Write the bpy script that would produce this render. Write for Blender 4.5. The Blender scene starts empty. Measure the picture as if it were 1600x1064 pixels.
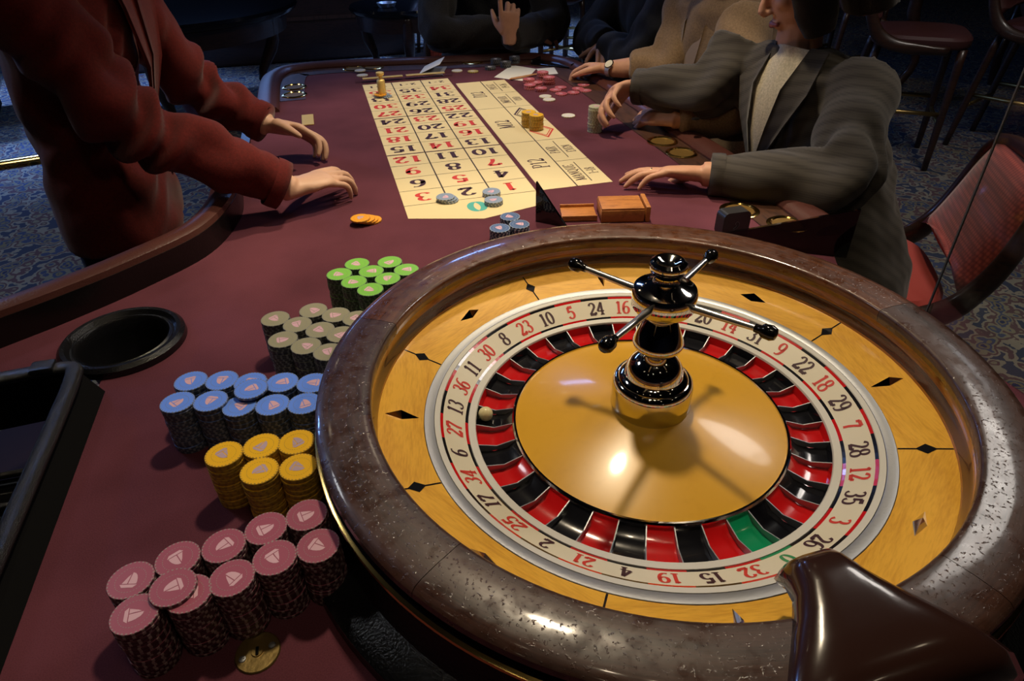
import bpy, bmesh, math, random
import numpy as np
from mathutils import Vector, Matrix, noise
random.seed(7)
SC = bpy.context.scene
COL = SC.collection
T = 0.78                                   # height of the table top
PI = math.pi
# ------------------------------------------------------------------ camera
CAM = Vector((-0.12, -1.363, T + 0.584))
CR = Vector((0.96485, -0.26243, -0.01371)); CU = Vector((0.16115, 0.54964, 0.81971)); CF = Vector((0.20758, 0.79311, -0.57262))
FPX = 1037.9
cam_data = bpy.data.cameras.new('camera'); cam = bpy.data.objects.new('camera', cam_data); COL.objects.link(cam)
cam_data.sensor_width = 36; cam_data.lens = FPX / 1600 * 36; cam_data.clip_start = 0.02; cam_data.clip_end = 60
mw = Matrix((CR, CU, -CF)).transposed().to_4x4(); mw.translation = CAM; cam.matrix_world = mw
SC.camera = cam
def at(px, py, z):                         # the point at height z above the table top that the photograph shows at a pixel
    d = CF + CR * ((px - 800) / FPX) - CU * ((py - 532) / FPX)
    return CAM + d * ((T + z - CAM.z) / d.z)
# ------------------------------------------------------------------ world, lights, exposure
SC.view_settings.view_transform = 'Standard'; SC.view_settings.look = 'None'; SC.view_settings.gamma = 1
SC.view_settings.exposure = 0.12
wd = bpy.data.worlds.new('world'); SC.world = wd; wd.use_nodes = True
wd.node_tree.nodes['Background'].inputs[0].default_value = (0.32, 0.29, 0.30, 1); wd.node_tree.nodes['Background'].inputs[1].default_value = 0.03
def lamp(name, kind, loc, target, power, col, size=0.2, spot=None, blend=0.5, sizey=None):
    L = bpy.data.lights.new(name, kind); L.energy = power; L.color = col
    if kind == 'AREA':
        L.size = size
        if sizey: L.shape = 'RECTANGLE'; L.size_y = sizey
        else: L.shape = 'DISK'
    else: L.shadow_soft_size = size
    if spot: L.spot_size = spot; L.spot_blend = blend
    o = bpy.data.objects.new(name, L); COL.objects.link(o); o.location = loc
    o.rotation_euler = (Vector(target) - Vector(loc)).to_track_quat('-Z', 'Y').to_euler()
    return o
WARM = (1.0, 0.82, 0.57)
lamp('ceiling_spot_layout', 'SPOT', (0.42, 0.45, T + 1.75), (0.28, 0.32, T), 86, WARM, 0.06, math.radians(62), 0.55)
lamp('ceiling_spot_wheel', 'SPOT', (0.30, -0.15, T + 1.75), (0.10, -0.72, T), 66, WARM, 0.06, math.radians(64), 0.5)
lamp('ceiling_spot_front', 'SPOT', (-0.10, -1.30, T + 1.75), (0.10, -0.9, T), 4.5, WARM, 0.035, math.radians(90), 0.8)
lamp('ceiling_spot_near', 'SPOT', (0.12, -1.42, T + 1.75), (0.15, -0.95, T), 3, WARM, 0.04, math.radians(90), 0.8)
lamp('blue_screen_far', 'AREA', (-1.4, 6.4, 2.5), (-0.5, 3.5, 0.3), 18, (0.22, 0.42, 1.0), 1.6, sizey=0.4)
lamp('blue_spot_left', 'SPOT', (-2.6, 4.6, 2.8), (-2.2, 4.2, 0), 700, (0.22, 0.40, 1.0), 0.12, math.radians(66), 0.7)
lamp('blue_screen_left', 'AREA', (-3.6, 3.6, 2.5), (-1.6, 2.4, 0), 34, (0.20, 0.40, 1.0), 0.5, sizey=0.22)
lamp('blue_spot_back', 'SPOT', (1.9, 5.2, 2.8), (1.7, 5.0, 0), 600, (0.25, 0.45, 1.0), 0.12, math.radians(80), 0.7)
lamp('blue_ceiling_panel', 'AREA', (0.80, 3.35, 2.80), (0.80, 3.2, 0), 11, (0.22, 0.40, 1.0), 0.45, sizey=0.25)
lamp('hall_downlight', 'AREA', (2.3, 0.3, 2.75), (2.2, 0.2, 0), 18, (0.95, 0.86, 0.78), 0.7)
lamp('chair_fill_spot', 'SPOT', (1.15, -0.55, 2.85), (1.52, -0.05, 0.6), 34, WARM, 0.06, math.radians(34), 0.7)  # added narrow fill lamp, brightens the red chair back
lamp('aisle_fill', 'AREA', (-1.9, 0.9, 2.75), (-1.7, 0.9, 0), 9, (0.85, 0.86, 0.9), 0.5)  # added fill lamp, lifts the carpet left of the table
# ------------------------------------------------------------------ materials
MATS = {}
def mat(name, col, rough=0.5, metal=0.0, spec=0.5, coat=0.0, bump=None, vary=None, sheen=0, em=None):
    """principled; bump=(scale,strength), vary=(scale,amount) modulates the colour with noise"""
    if name in MATS: return MATS[name]
    m = bpy.data.materials.new(name); m.use_nodes = True; nt = m.node_tree; b = nt.nodes['Principled BSDF']
    b.inputs['Base Color'].default_value = (*col, 1); b.inputs['Roughness'].default_value = rough
    b.inputs['Metallic'].default_value = metal; b.inputs['Specular IOR Level'].default_value = spec
    b.inputs['Coat Weight'].default_value = coat; b.inputs['Coat Roughness'].default_value = 0.06
    if sheen: b.inputs['Sheen Weight'].default_value = sheen
    tc = nt.nodes.new('ShaderNodeTexCoord')
    if vary:
        n = nt.nodes.new('ShaderNodeTexNoise'); n.inputs['Scale'].default_value = vary[0]; n.inputs['Detail'].default_value = 6
        nt.links.new(tc.outputs['Object'], n.inputs['Vector'])
        r = nt.nodes.new('ShaderNodeMapRange'); r.inputs[1].default_value = 0.3; r.inputs[2].default_value = 0.7
        r.inputs[3].default_value = 1 - vary[1]; r.inputs[4].default_value = 1 + vary[1]
        nt.links.new(n.outputs['Fac'], r.inputs[0])
        x = nt.nodes.new('ShaderNodeMix'); x.data_type = 'RGBA'; x.blend_type = 'MULTIPLY'; x.inputs[0].default_value = 1
        x.inputs[6].default_value = (*col, 1); nt.links.new(r.outputs[0], x.inputs[7]); nt.links.new(x.outputs[2], b.inputs['Base Color'])
    if bump:
        n = nt.nodes.new('ShaderNodeTexNoise'); n.inputs['Scale'].default_value = bump[0]; n.inputs['Detail'].default_value = 5
        nt.links.new(tc.outputs['Object'], n.inputs['Vector'])
        bp = nt.nodes.new('ShaderNodeBump'); bp.inputs['Strength'].default_value = bump[1]; bp.inputs['Distance'].default_value = 0.004
        nt.links.new(n.outputs['Fac'], bp.inputs['Height']); nt.links.new(bp.outputs[0], b.inputs['Normal'])
    if em: b.inputs['Emission Color'].default_value = (*em[0], 1); b.inputs['Emission Strength'].default_value = em[1]
    MATS[name] = m
    return m
def nodes(name):
    m = bpy.data.materials.new(name); m.use_nodes = True; MATS[name] = m
    return m, m.node_tree, m.node_tree.nodes['Principled BSDF'], m.node_tree.nodes.new, m.node_tree.links.new
def ramp(nt, src, stops, interp='LINEAR'):
    r = nt.nodes.new('ShaderNodeValToRGB'); r.color_ramp.interpolation = interp
    while len(r.color_ramp.elements) < len(stops): r.color_ramp.elements.new(0.5)
    for e, (p, c) in zip(r.color_ramp.elements, stops): e.position = p; e.color = (*c, 1)
    nt.links.new(src, r.inputs[0]); return r.outputs[0]
def wood(name, dark, light, scale, stretch, rough, coat, bump=0.0, pits=0.0, rings=6):
    m, nt, b, N, L = nodes(name)
    tc = N('ShaderNodeTexCoord'); mp = N('ShaderNodeMapping')
    if stretch == 'polar':                      # grain running round a ring about the object's own axis
        sx = N('ShaderNodeSeparateXYZ'); L(tc.outputs['Object'], sx.inputs[0]); cb = N('ShaderNodeCombineXYZ')
        an = N('ShaderNodeMath'); an.operation = 'ARCTAN2'; L(sx.outputs[1], an.inputs[0]); L(sx.outputs[0], an.inputs[1])
        x2 = N('ShaderNodeVectorMath'); x2.operation = 'MULTIPLY'; x2.inputs[1].default_value = (1, 1, 0); L(tc.outputs['Object'], x2.inputs[0])
        ln = N('ShaderNodeVectorMath'); ln.operation = 'LENGTH'; L(x2.outputs[0], ln.inputs[0])
        L(an.outputs[0], cb.inputs[0]); L(ln.outputs['Value'], cb.inputs[1]); L(sx.outputs[2], cb.inputs[2]); L(cb.outputs[0], mp.inputs[0]); stretch = (2.2, 70, 40)
    else: L(tc.outputs['Object'], mp.inputs[0])
    mp.inputs['Scale'].default_value = stretch
    n1 = N('ShaderNodeTexNoise'); n1.inputs['Scale'].default_value = scale; n1.inputs['Detail'].default_value = 8; n1.inputs['Distortion'].default_value = 0.6; L(mp.outputs[0], n1.inputs[0])
    w = N('ShaderNodeMath'); w.operation = 'MULTIPLY'; w.inputs[1].default_value = rings; L(n1.outputs['Fac'], w.inputs[0])
    fr = N('ShaderNodeMath'); fr.operation = 'PINGPONG'; fr.inputs[1].default_value = 1.0; L(w.outputs[0], fr.inputs[0])
    n2 = N('ShaderNodeTexNoise'); n2.inputs['Scale'].default_value = scale * 9; n2.inputs['Detail'].default_value = 4; L(mp.outputs[0], n2.inputs[0])
    ad = N('ShaderNodeMath'); ad.operation = 'MULTIPLY_ADD'; ad.inputs[1].default_value = 0.55; L(fr.outputs[0], ad.inputs[0]); L(n2.outputs['Fac'], ad.inputs[2])
    L(ramp(nt, ad.outputs[0], [(0.28, dark), (0.95, light)]), b.inputs['Base Color'])
    b.inputs['Roughness'].default_value = rough; b.inputs['Coat Weight'].default_value = coat; b.inputs['Coat Roughness'].default_value = 0.08
    if pits:
        v = N('ShaderNodeTexNoise'); v.inputs['Scale'].default_value = 260; v.inputs['Detail'].default_value = 3; L(tc.outputs['Object'], v.inputs[0])
        v2 = N('ShaderNodeTexNoise'); v2.inputs['Scale'].default_value = 60; v2.inputs['Detail'].default_value = 5; L(tc.outputs['Object'], v2.inputs[0])
        mm = N('ShaderNodeMapRange'); mm.inputs[1].default_value = 0.60; mm.inputs[2].default_value = 0.70; L(v.outputs['Fac'], mm.inputs[0])
        bp = N('ShaderNodeBump'); bp.inputs['Strength'].default_value = pits; bp.inputs['Distance'].default_value = 0.0012; L(mm.outputs[0], bp.inputs['Height'])
        L(bp.outputs[0], b.inputs['Normal']); L(bp.outputs[0], b.inputs['Coat Normal'])
        L(ramp(nt, v2.outputs['Fac'], [(0.35, (rough - .1,) * 3), (0.7, (rough + .2,) * 3)]), b.inputs['Roughness'])
    return m
wood('mahogany', (0.040, 0.012, 0.005), (0.150, 0.050, 0.018), 1.0, 'polar', 0.36, 0.75, pits=0.22, rings=4)
wood('mahogany_dark', (0.018, 0.008, 0.006), (0.062, 0.026, 0.017), 1.0, 'polar', 0.36, 0.50, pits=0.28, rings=3)
wood('mahogany_strip', (0.016, 0.007, 0.005), (0.075, 0.030, 0.016), 9, (6, 1, 1), 0.45, 0.08)
wood('track_wood', (0.10, 0.028, 0.006), (0.34, 0.125, 0.022), 8, (1, 1, 9), 0.25, 0.9)
wood('track_dark', (0.018, 0.006, 0.004), (0.08, 0.026, 0.010), 8, (1, 1, 9), 0.25, 0.9)
wood('maple', (0.60, 0.27, 0.022), (0.86, 0.46, 0.050), 6, (9, 1.2, 1), 0.30, 0.6, rings=3)
wood('cone_wood', (0.66, 0.33, 0.018), (0.76, 0.40, 0.028), 4, (2, 2, 1), 0.30, 0.3, rings=2)
wood('box_wood', (0.26, 0.085, 0.018), (0.52, 0.20, 0.045), 18, (1, 6, 1), 0.45, 0.1)
wood('dark_wood', (0.010, 0.005, 0.004), (0.040, 0.016, 0.010), 12, (1, 1, 6), 0.4, 0.3)
# felt
m, nt, b, N, L = nodes('felt')
tc = N('ShaderNodeTexCoord'); n = N('ShaderNodeTexNoise'); n.inputs['Scale'].default_value = 700; n.inputs['Detail'].default_value = 2; L(tc.outputs['Object'], n.inputs[0])
n2 = N('ShaderNodeTexNoise'); n2.inputs['Scale'].default_value = 5; n2.inputs['Detail'].default_value = 4; L(tc.outputs['Object'], n2.inputs[0])
ad = N('ShaderNodeMath'); ad.operation = 'MULTIPLY_ADD'; ad.inputs[1].default_value = 0.6; L(n.outputs['Fac'], ad.inputs[0]); L(n2.outputs['Fac'], ad.inputs[2])
L(ramp(nt, ad.outputs[0], [(0.45, (0.062, 0.018, 0.027)), (1.15, (0.142, 0.042, 0.059))]), b.inputs['Base Color'])
b.inputs['Roughness'].default_value = 0.95; b.inputs['Specular IOR Level'].default_value = 0.06; b.inputs['Sheen Weight'].default_value = 0.04
bp = N('ShaderNodeBump'); bp.inputs['Strength'].default_value = 0.25; bp.inputs['Distance'].default_value = 0.001; L(n.outputs['Fac'], bp.inputs['Height']); L(bp.outputs[0], b.inputs['Normal'])
# carpet
m, nt, b, N, L = nodes('carpet')
tc = N('ShaderNodeTexCoord')
nz = N('ShaderNodeTexNoise'); nz.inputs['Scale'].default_value = 3.0; nz.inputs['Detail'].default_value = 3; L(tc.outputs['Object'], nz.inputs[0])
mx = N('ShaderNodeMix'); mx.data_type = 'RGBA'; mx.inputs[0].default_value = 0.05; L(tc.outputs['Object'], mx.inputs[6]); L(nz.outputs['Color'], mx.inputs[7])
v1 = N('ShaderNodeTexVoronoi'); v1.inputs['Scale'].default_value = 1.9; L(mx.outputs[2], v1.inputs['Vector'])
s1 = N('ShaderNodeMath'); s1.operation = 'MULTIPLY'; s1.inputs[1].default_value = 4.2; L(v1.outputs['Distance'], s1.inputs[0])
p1 = N('ShaderNodeMath'); p1.operation = 'PINGPONG'; p1.inputs[1].default_value = 0.5; L(s1.outputs[0], p1.inputs[0])
v2 = N('ShaderNodeTexVoronoi'); v2.inputs['Scale'].default_value = 21; L(mx.outputs[2], v2.inputs['Vector'])
s2 = N('ShaderNodeMath'); s2.operation = 'MULTIPLY_ADD'; s2.inputs[1].default_value = 0.55; L(v2.outputs['Distance'], s2.inputs[0]); L(p1.outputs[0], s2.inputs[2])
n3 = N('ShaderNodeTexNoise'); n3.inputs['Scale'].default_value = 28; n3.inputs['Detail'].default_value = 3; L(tc.outputs['Object'], n3.inputs[0])
s3 = N('ShaderNodeMath'); s3.operation = 'MULTIPLY_ADD'; s3.inputs[1].default_value = 0.35; L(n3.outputs['Fac'], s3.inputs[0]); L(s2.outputs[0], s3.inputs[2])
L(ramp(nt, s3.outputs[0], [(0.26, (0.035, 0.045, 0.10)), (0.35, (0.17, 0.15, 0.095)), (0.45, (0.06, 0.075, 0.13)), (0.56, (0.20, 0.185, 0.13)), (0.66, (0.11, 0.07, 0.075)), (0.78, (0.24, 0.22, 0.17)), (0.90, (0.05, 0.06, 0.09))], 'CONSTANT'), b.inputs['Base Color'])
b.inputs['Roughness'].default_value = 1; b.inputs['Specular IOR Level'].default_value = 0.05
# clear and smoked acrylic
def acrylic(name, tint, t):
    m, nt, b, N, L = nodes(name)
    tr = N('ShaderNodeBsdfTransparent'); tr.inputs[0].default_value = (*tint, 1)
    gl = N('ShaderNodeBsdfGlossy'); gl.inputs['Roughness'].default_value = 0.05; gl.inputs[0].default_value = (0.9, 0.9, 0.9, 1)
    mix = N('ShaderNodeMixShader'); fr = N('ShaderNodeFresnel'); fr.inputs[0].default_value = 1.45
    ml = N('ShaderNodeMath'); ml.operation = 'MULTIPLY'; ml.inputs[1].default_value = t; L(fr.outputs[0], ml.inputs[0])
    L(ml.outputs[0], mix.inputs[0]); L(tr.outputs[0], mix.inputs[1]); L(gl.outputs[0], mix.inputs[2]); L(mix.outputs[0], nt.nodes['Material Output'].inputs[0])
acrylic('clear_acrylic', (0.95, 0.96, 0.96), 0.22); acrylic('smoked_acrylic', (0.10, 0.085, 0.07), 1.0)
mat('chrome', (0.66, 0.64, 0.61), 0.07, 1.0); mat('spoke_steel', (0.72, 0.72, 0.73), 0.30, 1.0); mat('steel_satin', (0.42, 0.43, 0.45), 0.42, 0.9, bump=(300, 0.05)); mat('brass', (0.72, 0.50, 0.16), 0.16, 1.0); mat('brass_satin', (0.80, 0.58, 0.20), 0.55, 0.6)
mat('brass_well', (0.20, 0.115, 0.025), 0.5, 0.4); mat('brass_dull', (0.48, 0.34, 0.13), 0.36, 1.0, bump=(160, 0.1)); mat('ring_white', (0.66, 0.64, 0.58), 0.35); mat('cream', (0.74, 0.68, 0.52), 0.4)
mat('red_lacquer', (0.58, 0.008, 0.010), 0.18, coat=0.6); mat('black_lacquer', (0.008, 0.008, 0.011), 0.16, coat=0.6); mat('green_lacquer', (0.006, 0.27, 0.11), 0.18, coat=0.6)
mat('print_red', (0.62, 0.035, 0.02), 0.6); mat('print_black', (0.045, 0.008, 0.014), 0.6); mat('print_line', (0.055, 0.035, 0.03), 0.7); mat('print_teal', (0.08, 0.42, 0.36), 0.6)
mat('layout_cream', (0.76, 0.63, 0.36), 0.85, spec=0.15, bump=(600, 0.15), vary=(4, 0.05)); mat('maroon_line', (0.06, 0.014, 0.028), 0.9)
mat('black_plastic', (0.006, 0.006, 0.007), 0.22, bump=(420, 0.25)); mat('black_gloss', (0.004, 0.004, 0.005), 0.12); mat('black_matt', (0.004, 0.004, 0.004), 0.7, spec=0.06)
mat('leather_brown', (0.085, 0.028, 0.022), 0.34, bump=(240, 0.16), vary=(9, 0.15)); mat('leather_dark', (0.006, 0.005, 0.005), 0.3, bump=(240, 0.1))
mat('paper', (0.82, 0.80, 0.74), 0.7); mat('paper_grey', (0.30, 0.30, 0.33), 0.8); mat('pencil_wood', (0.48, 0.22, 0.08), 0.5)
mat('skin', (0.60, 0.31, 0.19), 0.5, spec=0.35, vary=(30, 0.07)); mat('skin_pale', (0.66, 0.40, 0.27), 0.5, spec=0.35, vary=(30, 0.06)); mat('nail', (0.70, 0.42, 0.33), 0.25); mat('lips', (0.38, 0.10, 0.08), 0.4)
mat('gold', (0.75, 0.52, 0.2), 0.2, 1.0); mat('eye_white', (0.7, 0.68, 0.64), 0.2); mat('eye_dark', (0.02, 0.012, 0.01), 0.1)
mat('wall_dark', (0.020, 0.014, 0.014), 0.7, vary=(2, 0.3)); mat('ceiling_dark', (0.03, 0.028, 0.03), 0.9)
def cloth(name, col, rough=0.85, weave=900, strength=0.2, check=None):
    m, nt, b, N, L = nodes(name); b.inputs['Roughness'].default_value = rough; b.inputs['Specular IOR Level'].default_value = 0.2; b.inputs['Sheen Weight'].default_value = 0.15
    tc = N('ShaderNodeTexCoord'); n = N('ShaderNodeTexNoise'); n.inputs['Scale'].default_value = weave; L(tc.outputs['Object'], n.inputs[0])
    bp = N('ShaderNodeBump'); bp.inputs['Strength'].default_value = strength; bp.inputs['Distance'].default_value = 0.002; L(n.outputs['Fac'], bp.inputs['Height']); L(bp.outputs[0], b.inputs['Normal'])
    if check:
        w1 = N('ShaderNodeTexWave'); w1.bands_direction = 'Z'; w1.inputs['Scale'].default_value = check; w1.inputs['Distortion'].default_value = 0.6; L(tc.outputs['Object'], w1.inputs[0])
        w2 = N('ShaderNodeTexWave'); w2.bands_direction = 'DIAGONAL'; w2.inputs['Scale'].default_value = check * 0.22; w2.inputs['Distortion'].default_value = 0.6; L(tc.outputs['Object'], w2.inputs[0])
        a = N('ShaderNodeMath'); a.operation = 'MULTIPLY_ADD'; a.inputs[1].default_value = 0.5; L(w1.outputs['Fac'], a.inputs[0]); L(w2.outputs['Fac'], a.inputs[2])
        L(ramp(nt, a.outputs[0], [(0.1, tuple(c * .75 for c in col)), (1.3, tuple(c * 1.2 for c in col))]), b.inputs['Base Color'])
    else:
        n2 = N('ShaderNodeTexNoise'); n2.inputs['Scale'].default_value = 220; n2.inputs['Detail'].default_value = 3; L(tc.outputs['Object'], n2.inputs[0])
        L(ramp(nt, n2.outputs['Fac'], [(0.3, tuple(c * .8 for c in col)), (0.7, tuple(c * 1.2 for c in col))]), b.inputs['Base Color'])
cloth('jacket_red', (0.115, 0.009, 0.007)); cloth('trouser_black', (0.008, 0.008, 0.010)); cloth('sweater_charcoal', (0.030, 0.027, 0.025), 0.95, 260, 0.8)
cloth('coat_black', (0.012, 0.011, 0.012), 0.8); cloth('jacket_tan', (0.24, 0.155, 0.085)); cloth('jacket_grey', (0.058, 0.050, 0.042), check=70); cloth('blouse_cream', (0.55, 0.48, 0.34), 0.5, 300, 0.05)
cloth('hair_dark', (0.010, 0.008, 0.008), 0.4, 500, 0.4); cloth('hair_blond', (0.34, 0.22, 0.09), 0.45, 500, 0.4); cloth('hair_brown', (0.045, 0.025, 0.015), 0.45, 500, 0.4)
# red chair fabric with small raised dots
m, nt, b, N, L = nodes('chair_fabric'); b.inputs['Roughness'].default_value = 0.8; b.inputs['Sheen Weight'].default_value = 0.3
tc = N('ShaderNodeTexCoord'); v = N('ShaderNodeTexVoronoi'); v.inputs['Scale'].default_value = 85; v.inputs['Randomness'].default_value = 0.0; L(tc.outputs['Object'], v.inputs['Vector'])
L(ramp(nt, v.outputs['Distance'], [(0.2, (0.56, 0.085, 0.055)), (0.62, (0.26, 0.032, 0.024))]), b.inputs['Base Color'])
mat('chair_red', (0.46, 0.045, 0.030), 0.85, sheen=0.3, bump=(500, 0.2)); mat('stool_red', (0.060, 0.016, 0.016), 0.6, bump=(200, 0.1))
# ------------------------------------------------------------------ geometry helpers
class MB:
    def __init__(s): s.v = []; s.f = []; s.m = []
    def add(s, vs, fs, mi=0):
        o = len(s.v); s.v += [tuple(p) for p in vs]; s.f += [tuple(i + o for i in f) for f in fs]; s.m += [mi] * len(fs); return s
    def box(s, c, d, mi=0, rot=None, bev=0.0):
        hx, hy, hz = d[0] / 2, d[1] / 2, d[2] / 2; c = Vector(c); vs = []; 
        if bev <= 0:
            pts = [(x, y, z) for x in (-hx, hx) for y in (-hy, hy) for z in (-hz, hz)]
            fs = [(0, 1, 3, 2), (4, 6, 7, 5), (0, 4, 5, 1), (2, 3, 7, 6), (0, 2, 6, 4), (1, 5, 7, 3)]
        else:
            bm = bmesh.new(); bmesh.ops.create_cube(bm, size=1)
            for q in bm.verts: q.co = Vector((q.co.x * d[0], q.co.y * d[1], q.co.z * d[2]))
            bmesh.ops.bevel(bm, geom=bm.edges[:] , offset=bev, segments=2, affect='EDGES', profile=0.6)
            bm.verts.index_update(); pts = [tuple(q.co) for q in bm.verts]; fs = [tuple(q.index for q in f.verts) for f in bm.faces]; bm.free()
        for p in pts:
            p = Vector(p)
            if rot is not None: p = rot @ p
            vs.append(c + p)
        return s.add(vs, fs, mi)
    def lathe(s, prof, seg=48, c=(0, 0, 0), mi=0, a0=0.0, a1=2 * PI, mats=None):
        full = abs(a1 - a0 - 2 * PI) < 1e-6; k = seg if full else seg + 1; vs = []
        for i in range(k):
            a = a0 + (a1 - a0) * i / seg
            for r, z in prof: vs.append((c[0] + r * math.cos(a), c[1] + r * math.sin(a), c[2] + z))
        n = len(prof); o = len(s.v); s.v += vs
        for i in range(seg):
            j = (i + 1) % k
            for q in range(n - 1):
                s.f.append((o + i * n + q, o + j * n + q, o + j * n + q + 1, o + i * n + q + 1)); s.m.append(mats[q] if mats else mi)
        return s
    def ring_seg(s, prof, a0, a1, seg, c=(0, 0, 0), mi=0):      # closed cross-section swept over an arc with end caps
        o = len(s.v); n = len(prof); s.lathe(prof + [prof[0]], seg, c, mi, a0, a1); n += 1
        s.f.append(tuple(o + q for q in range(n - 1))[::-1]); s.m.append(mi); e = o + seg * n; s.f.append(tuple(e + q for q in range(n - 1))); s.m.append(mi); return s
    def tube(s, pts, rad, seg=12, mi=0, flat=None, up=None, cap=True, smooth=0):
        """sweep an ellipse; rad = list of r or (rx, ry); up fixes the ry axis"""
        pts = [Vector(p) for p in pts]; rad = [r if isinstance(r, tuple) else (r, r) for r in rad]
        if smooth: pts, rad = spline(pts, rad, smooth)
        n = len(pts); o = len(s.v); last = None
        for i in range(n):
            t = (pts[min(i + 1, n - 1)] - pts[max(i - 1, 0)]); t = t.normalized() if t.length > 1e-9 else Vector((0, 0, 1))
            if up is not None: y = Vector(up)
            elif last is not None: y = last
            else: y = Vector((0, 0, 1)) if abs(t.z) < 0.9 else Vector((0, 1, 0))
            y = (y - t * y.dot(t)); y = y.normalized() if y.length > 1e-6 else t.orthogonal().normalized()
            x = y.cross(t); last = y; rx, ry = rad[i]
            for k in range(seg):
                a = 2 * PI * k / seg; s.v.append(tuple(pts[i] + x * (rx * math.cos(a)) + y * (ry * math.sin(a))))
        for i in range(n - 1):
            for k in range(seg):
                s.f.append((o + i * seg + k, o + i * seg + (k + 1) % seg, o + (i + 1) * seg + (k + 1) % seg, o + (i + 1) * seg + k)); s.m.append(mi)
        if cap:
            s.f.append(tuple(o + k for k in range(seg))[::-1]); s.m.append(mi)
            s.f.append(tuple(o + (n - 1) * seg + k for k in range(seg))); s.m.append(mi)
        return s
    def ball(s, c, r, seg=16, mi=0, axes=None):
        r = r if isinstance(r, tuple) else (r, r, r); c = Vector(c); o = len(s.v); nr = seg // 2
        A = axes or (Vector((1, 0, 0)), Vector((0, 1, 0)), Vector((0, 0, 1)))
        P = lambda x, y, z: tuple(c + A[0] * (x * r[0]) + A[1] * (y * r[1]) + A[2] * (z * r[2]))
        s.v.append(P(0, 0, -1))
        for i in range(1, nr):
            t = PI * i / nr
            for k in range(seg): a = 2 * PI * k / seg; s.v.append(P(math.sin(t) * math.cos(a), math.sin(t) * math.sin(a), -math.cos(t)))
        s.v.append(P(0, 0, 1)); e = len(s.v) - 1
        for k in range(seg):
            q = (k + 1) % seg; s.f.append((o, o + 1 + q, o + 1 + k)); s.m.append(mi)
            s.f.append((e, o + 1 + (nr - 2) * seg + k, o + 1 + (nr - 2) * seg + q)); s.m.append(mi)
            for i in range(nr - 2):
                a = o + 1 + i * seg; s.f.append((a + k, a + q, a + seg + q, a + seg + k)); s.m.append(mi)
        return s
    def prism(s, poly, z0, z1, mi=0):
        n = len(poly); ar = sum(poly[i][0] * poly[(i + 1) % n][1] - poly[(i + 1) % n][0] * poly[i][1] for i in range(n))
        if ar < 0: poly = poly[::-1]
        vs = [(p[0], p[1], z0) for p in poly] + [(p[0], p[1], z1) for p in poly]
        fs = [tuple(range(n))[::-1], tuple(range(n, 2 * n))] + [(i, (i + 1) % n, n + (i + 1) % n, n + i) for i in range(n)]
        return s.add(vs, fs, mi)
    def mesh(s, name, mats, smooth=False):
        me = bpy.data.meshes.new(name); me.from_pydata(s.v, [], s.f)
        mats = mats if isinstance(mats, (list, tuple)) else [mats]
        for q in mats: me.materials.append(MATS[q] if isinstance(q, str) else q)
        me.polygons.foreach_set('material_index', s.m); me.validate(); me.update()
        if smooth:
            me.polygons.foreach_set('use_smooth', [True] * len(me.polygons))
            if smooth != 'all': me.set_sharp_from_angle(angle=math.radians(38))
        return me
    def build(s, name, mats, parent=None, smooth=False, loc=None, rz=None):
        return obj(name, s.mesh(name, mats, smooth), parent, loc, rz)
def spline(pts, rad, k):
    P = []; Q = []; n = len(pts)
    for i in range(n - 1):
        p0, p1, p2, p3 = pts[max(i - 1, 0)], pts[i], pts[i + 1], pts[min(i + 2, n - 1)]
        for j in range(k):
            t = j / k; t2 = t * t; t3 = t2 * t
            P.append(0.5 * ((2 * p1) + (p2 - p0) * t + (2 * p0 - 5 * p1 + 4 * p2 - p3) * t2 + (3 * p1 - p0 - 3 * p2 + p3) * t3))
            e = t * t * (3 - 2 * t); Q.append(tuple(a + (b_ - a) * e for a, b_ in zip(rad[i], rad[i + 1])))
    P.append(pts[-1]); Q.append(rad[-1]); return P, Q
def obj(name, me, parent=None, loc=None, rz=None):
    o = bpy.data.objects.new(name, me); COL.objects.link(o)
    if parent is not None: o.parent = parent
    if loc is not None: o.location = loc
    if rz is not None: o.rotation_euler = (0, 0, rz)
    return o
def tag(o, label, cat, group=None, kind=None):
    o['label'] = label; o['category'] = cat
    if group: o['group'] = group
    if kind: o['kind'] = kind
    return o
def thing(name, label, cat, loc=(0, 0, 0), rz=0, group=None):
    o = bpy.data.objects.new(name, None); COL.objects.link(o); o.empty_display_size = 0.05; o.location = loc; o.rotation_euler = (0, 0, rz)
    return tag(o, label, cat, group)
def struct(o): o['kind'] = 'structure'; return o
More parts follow.
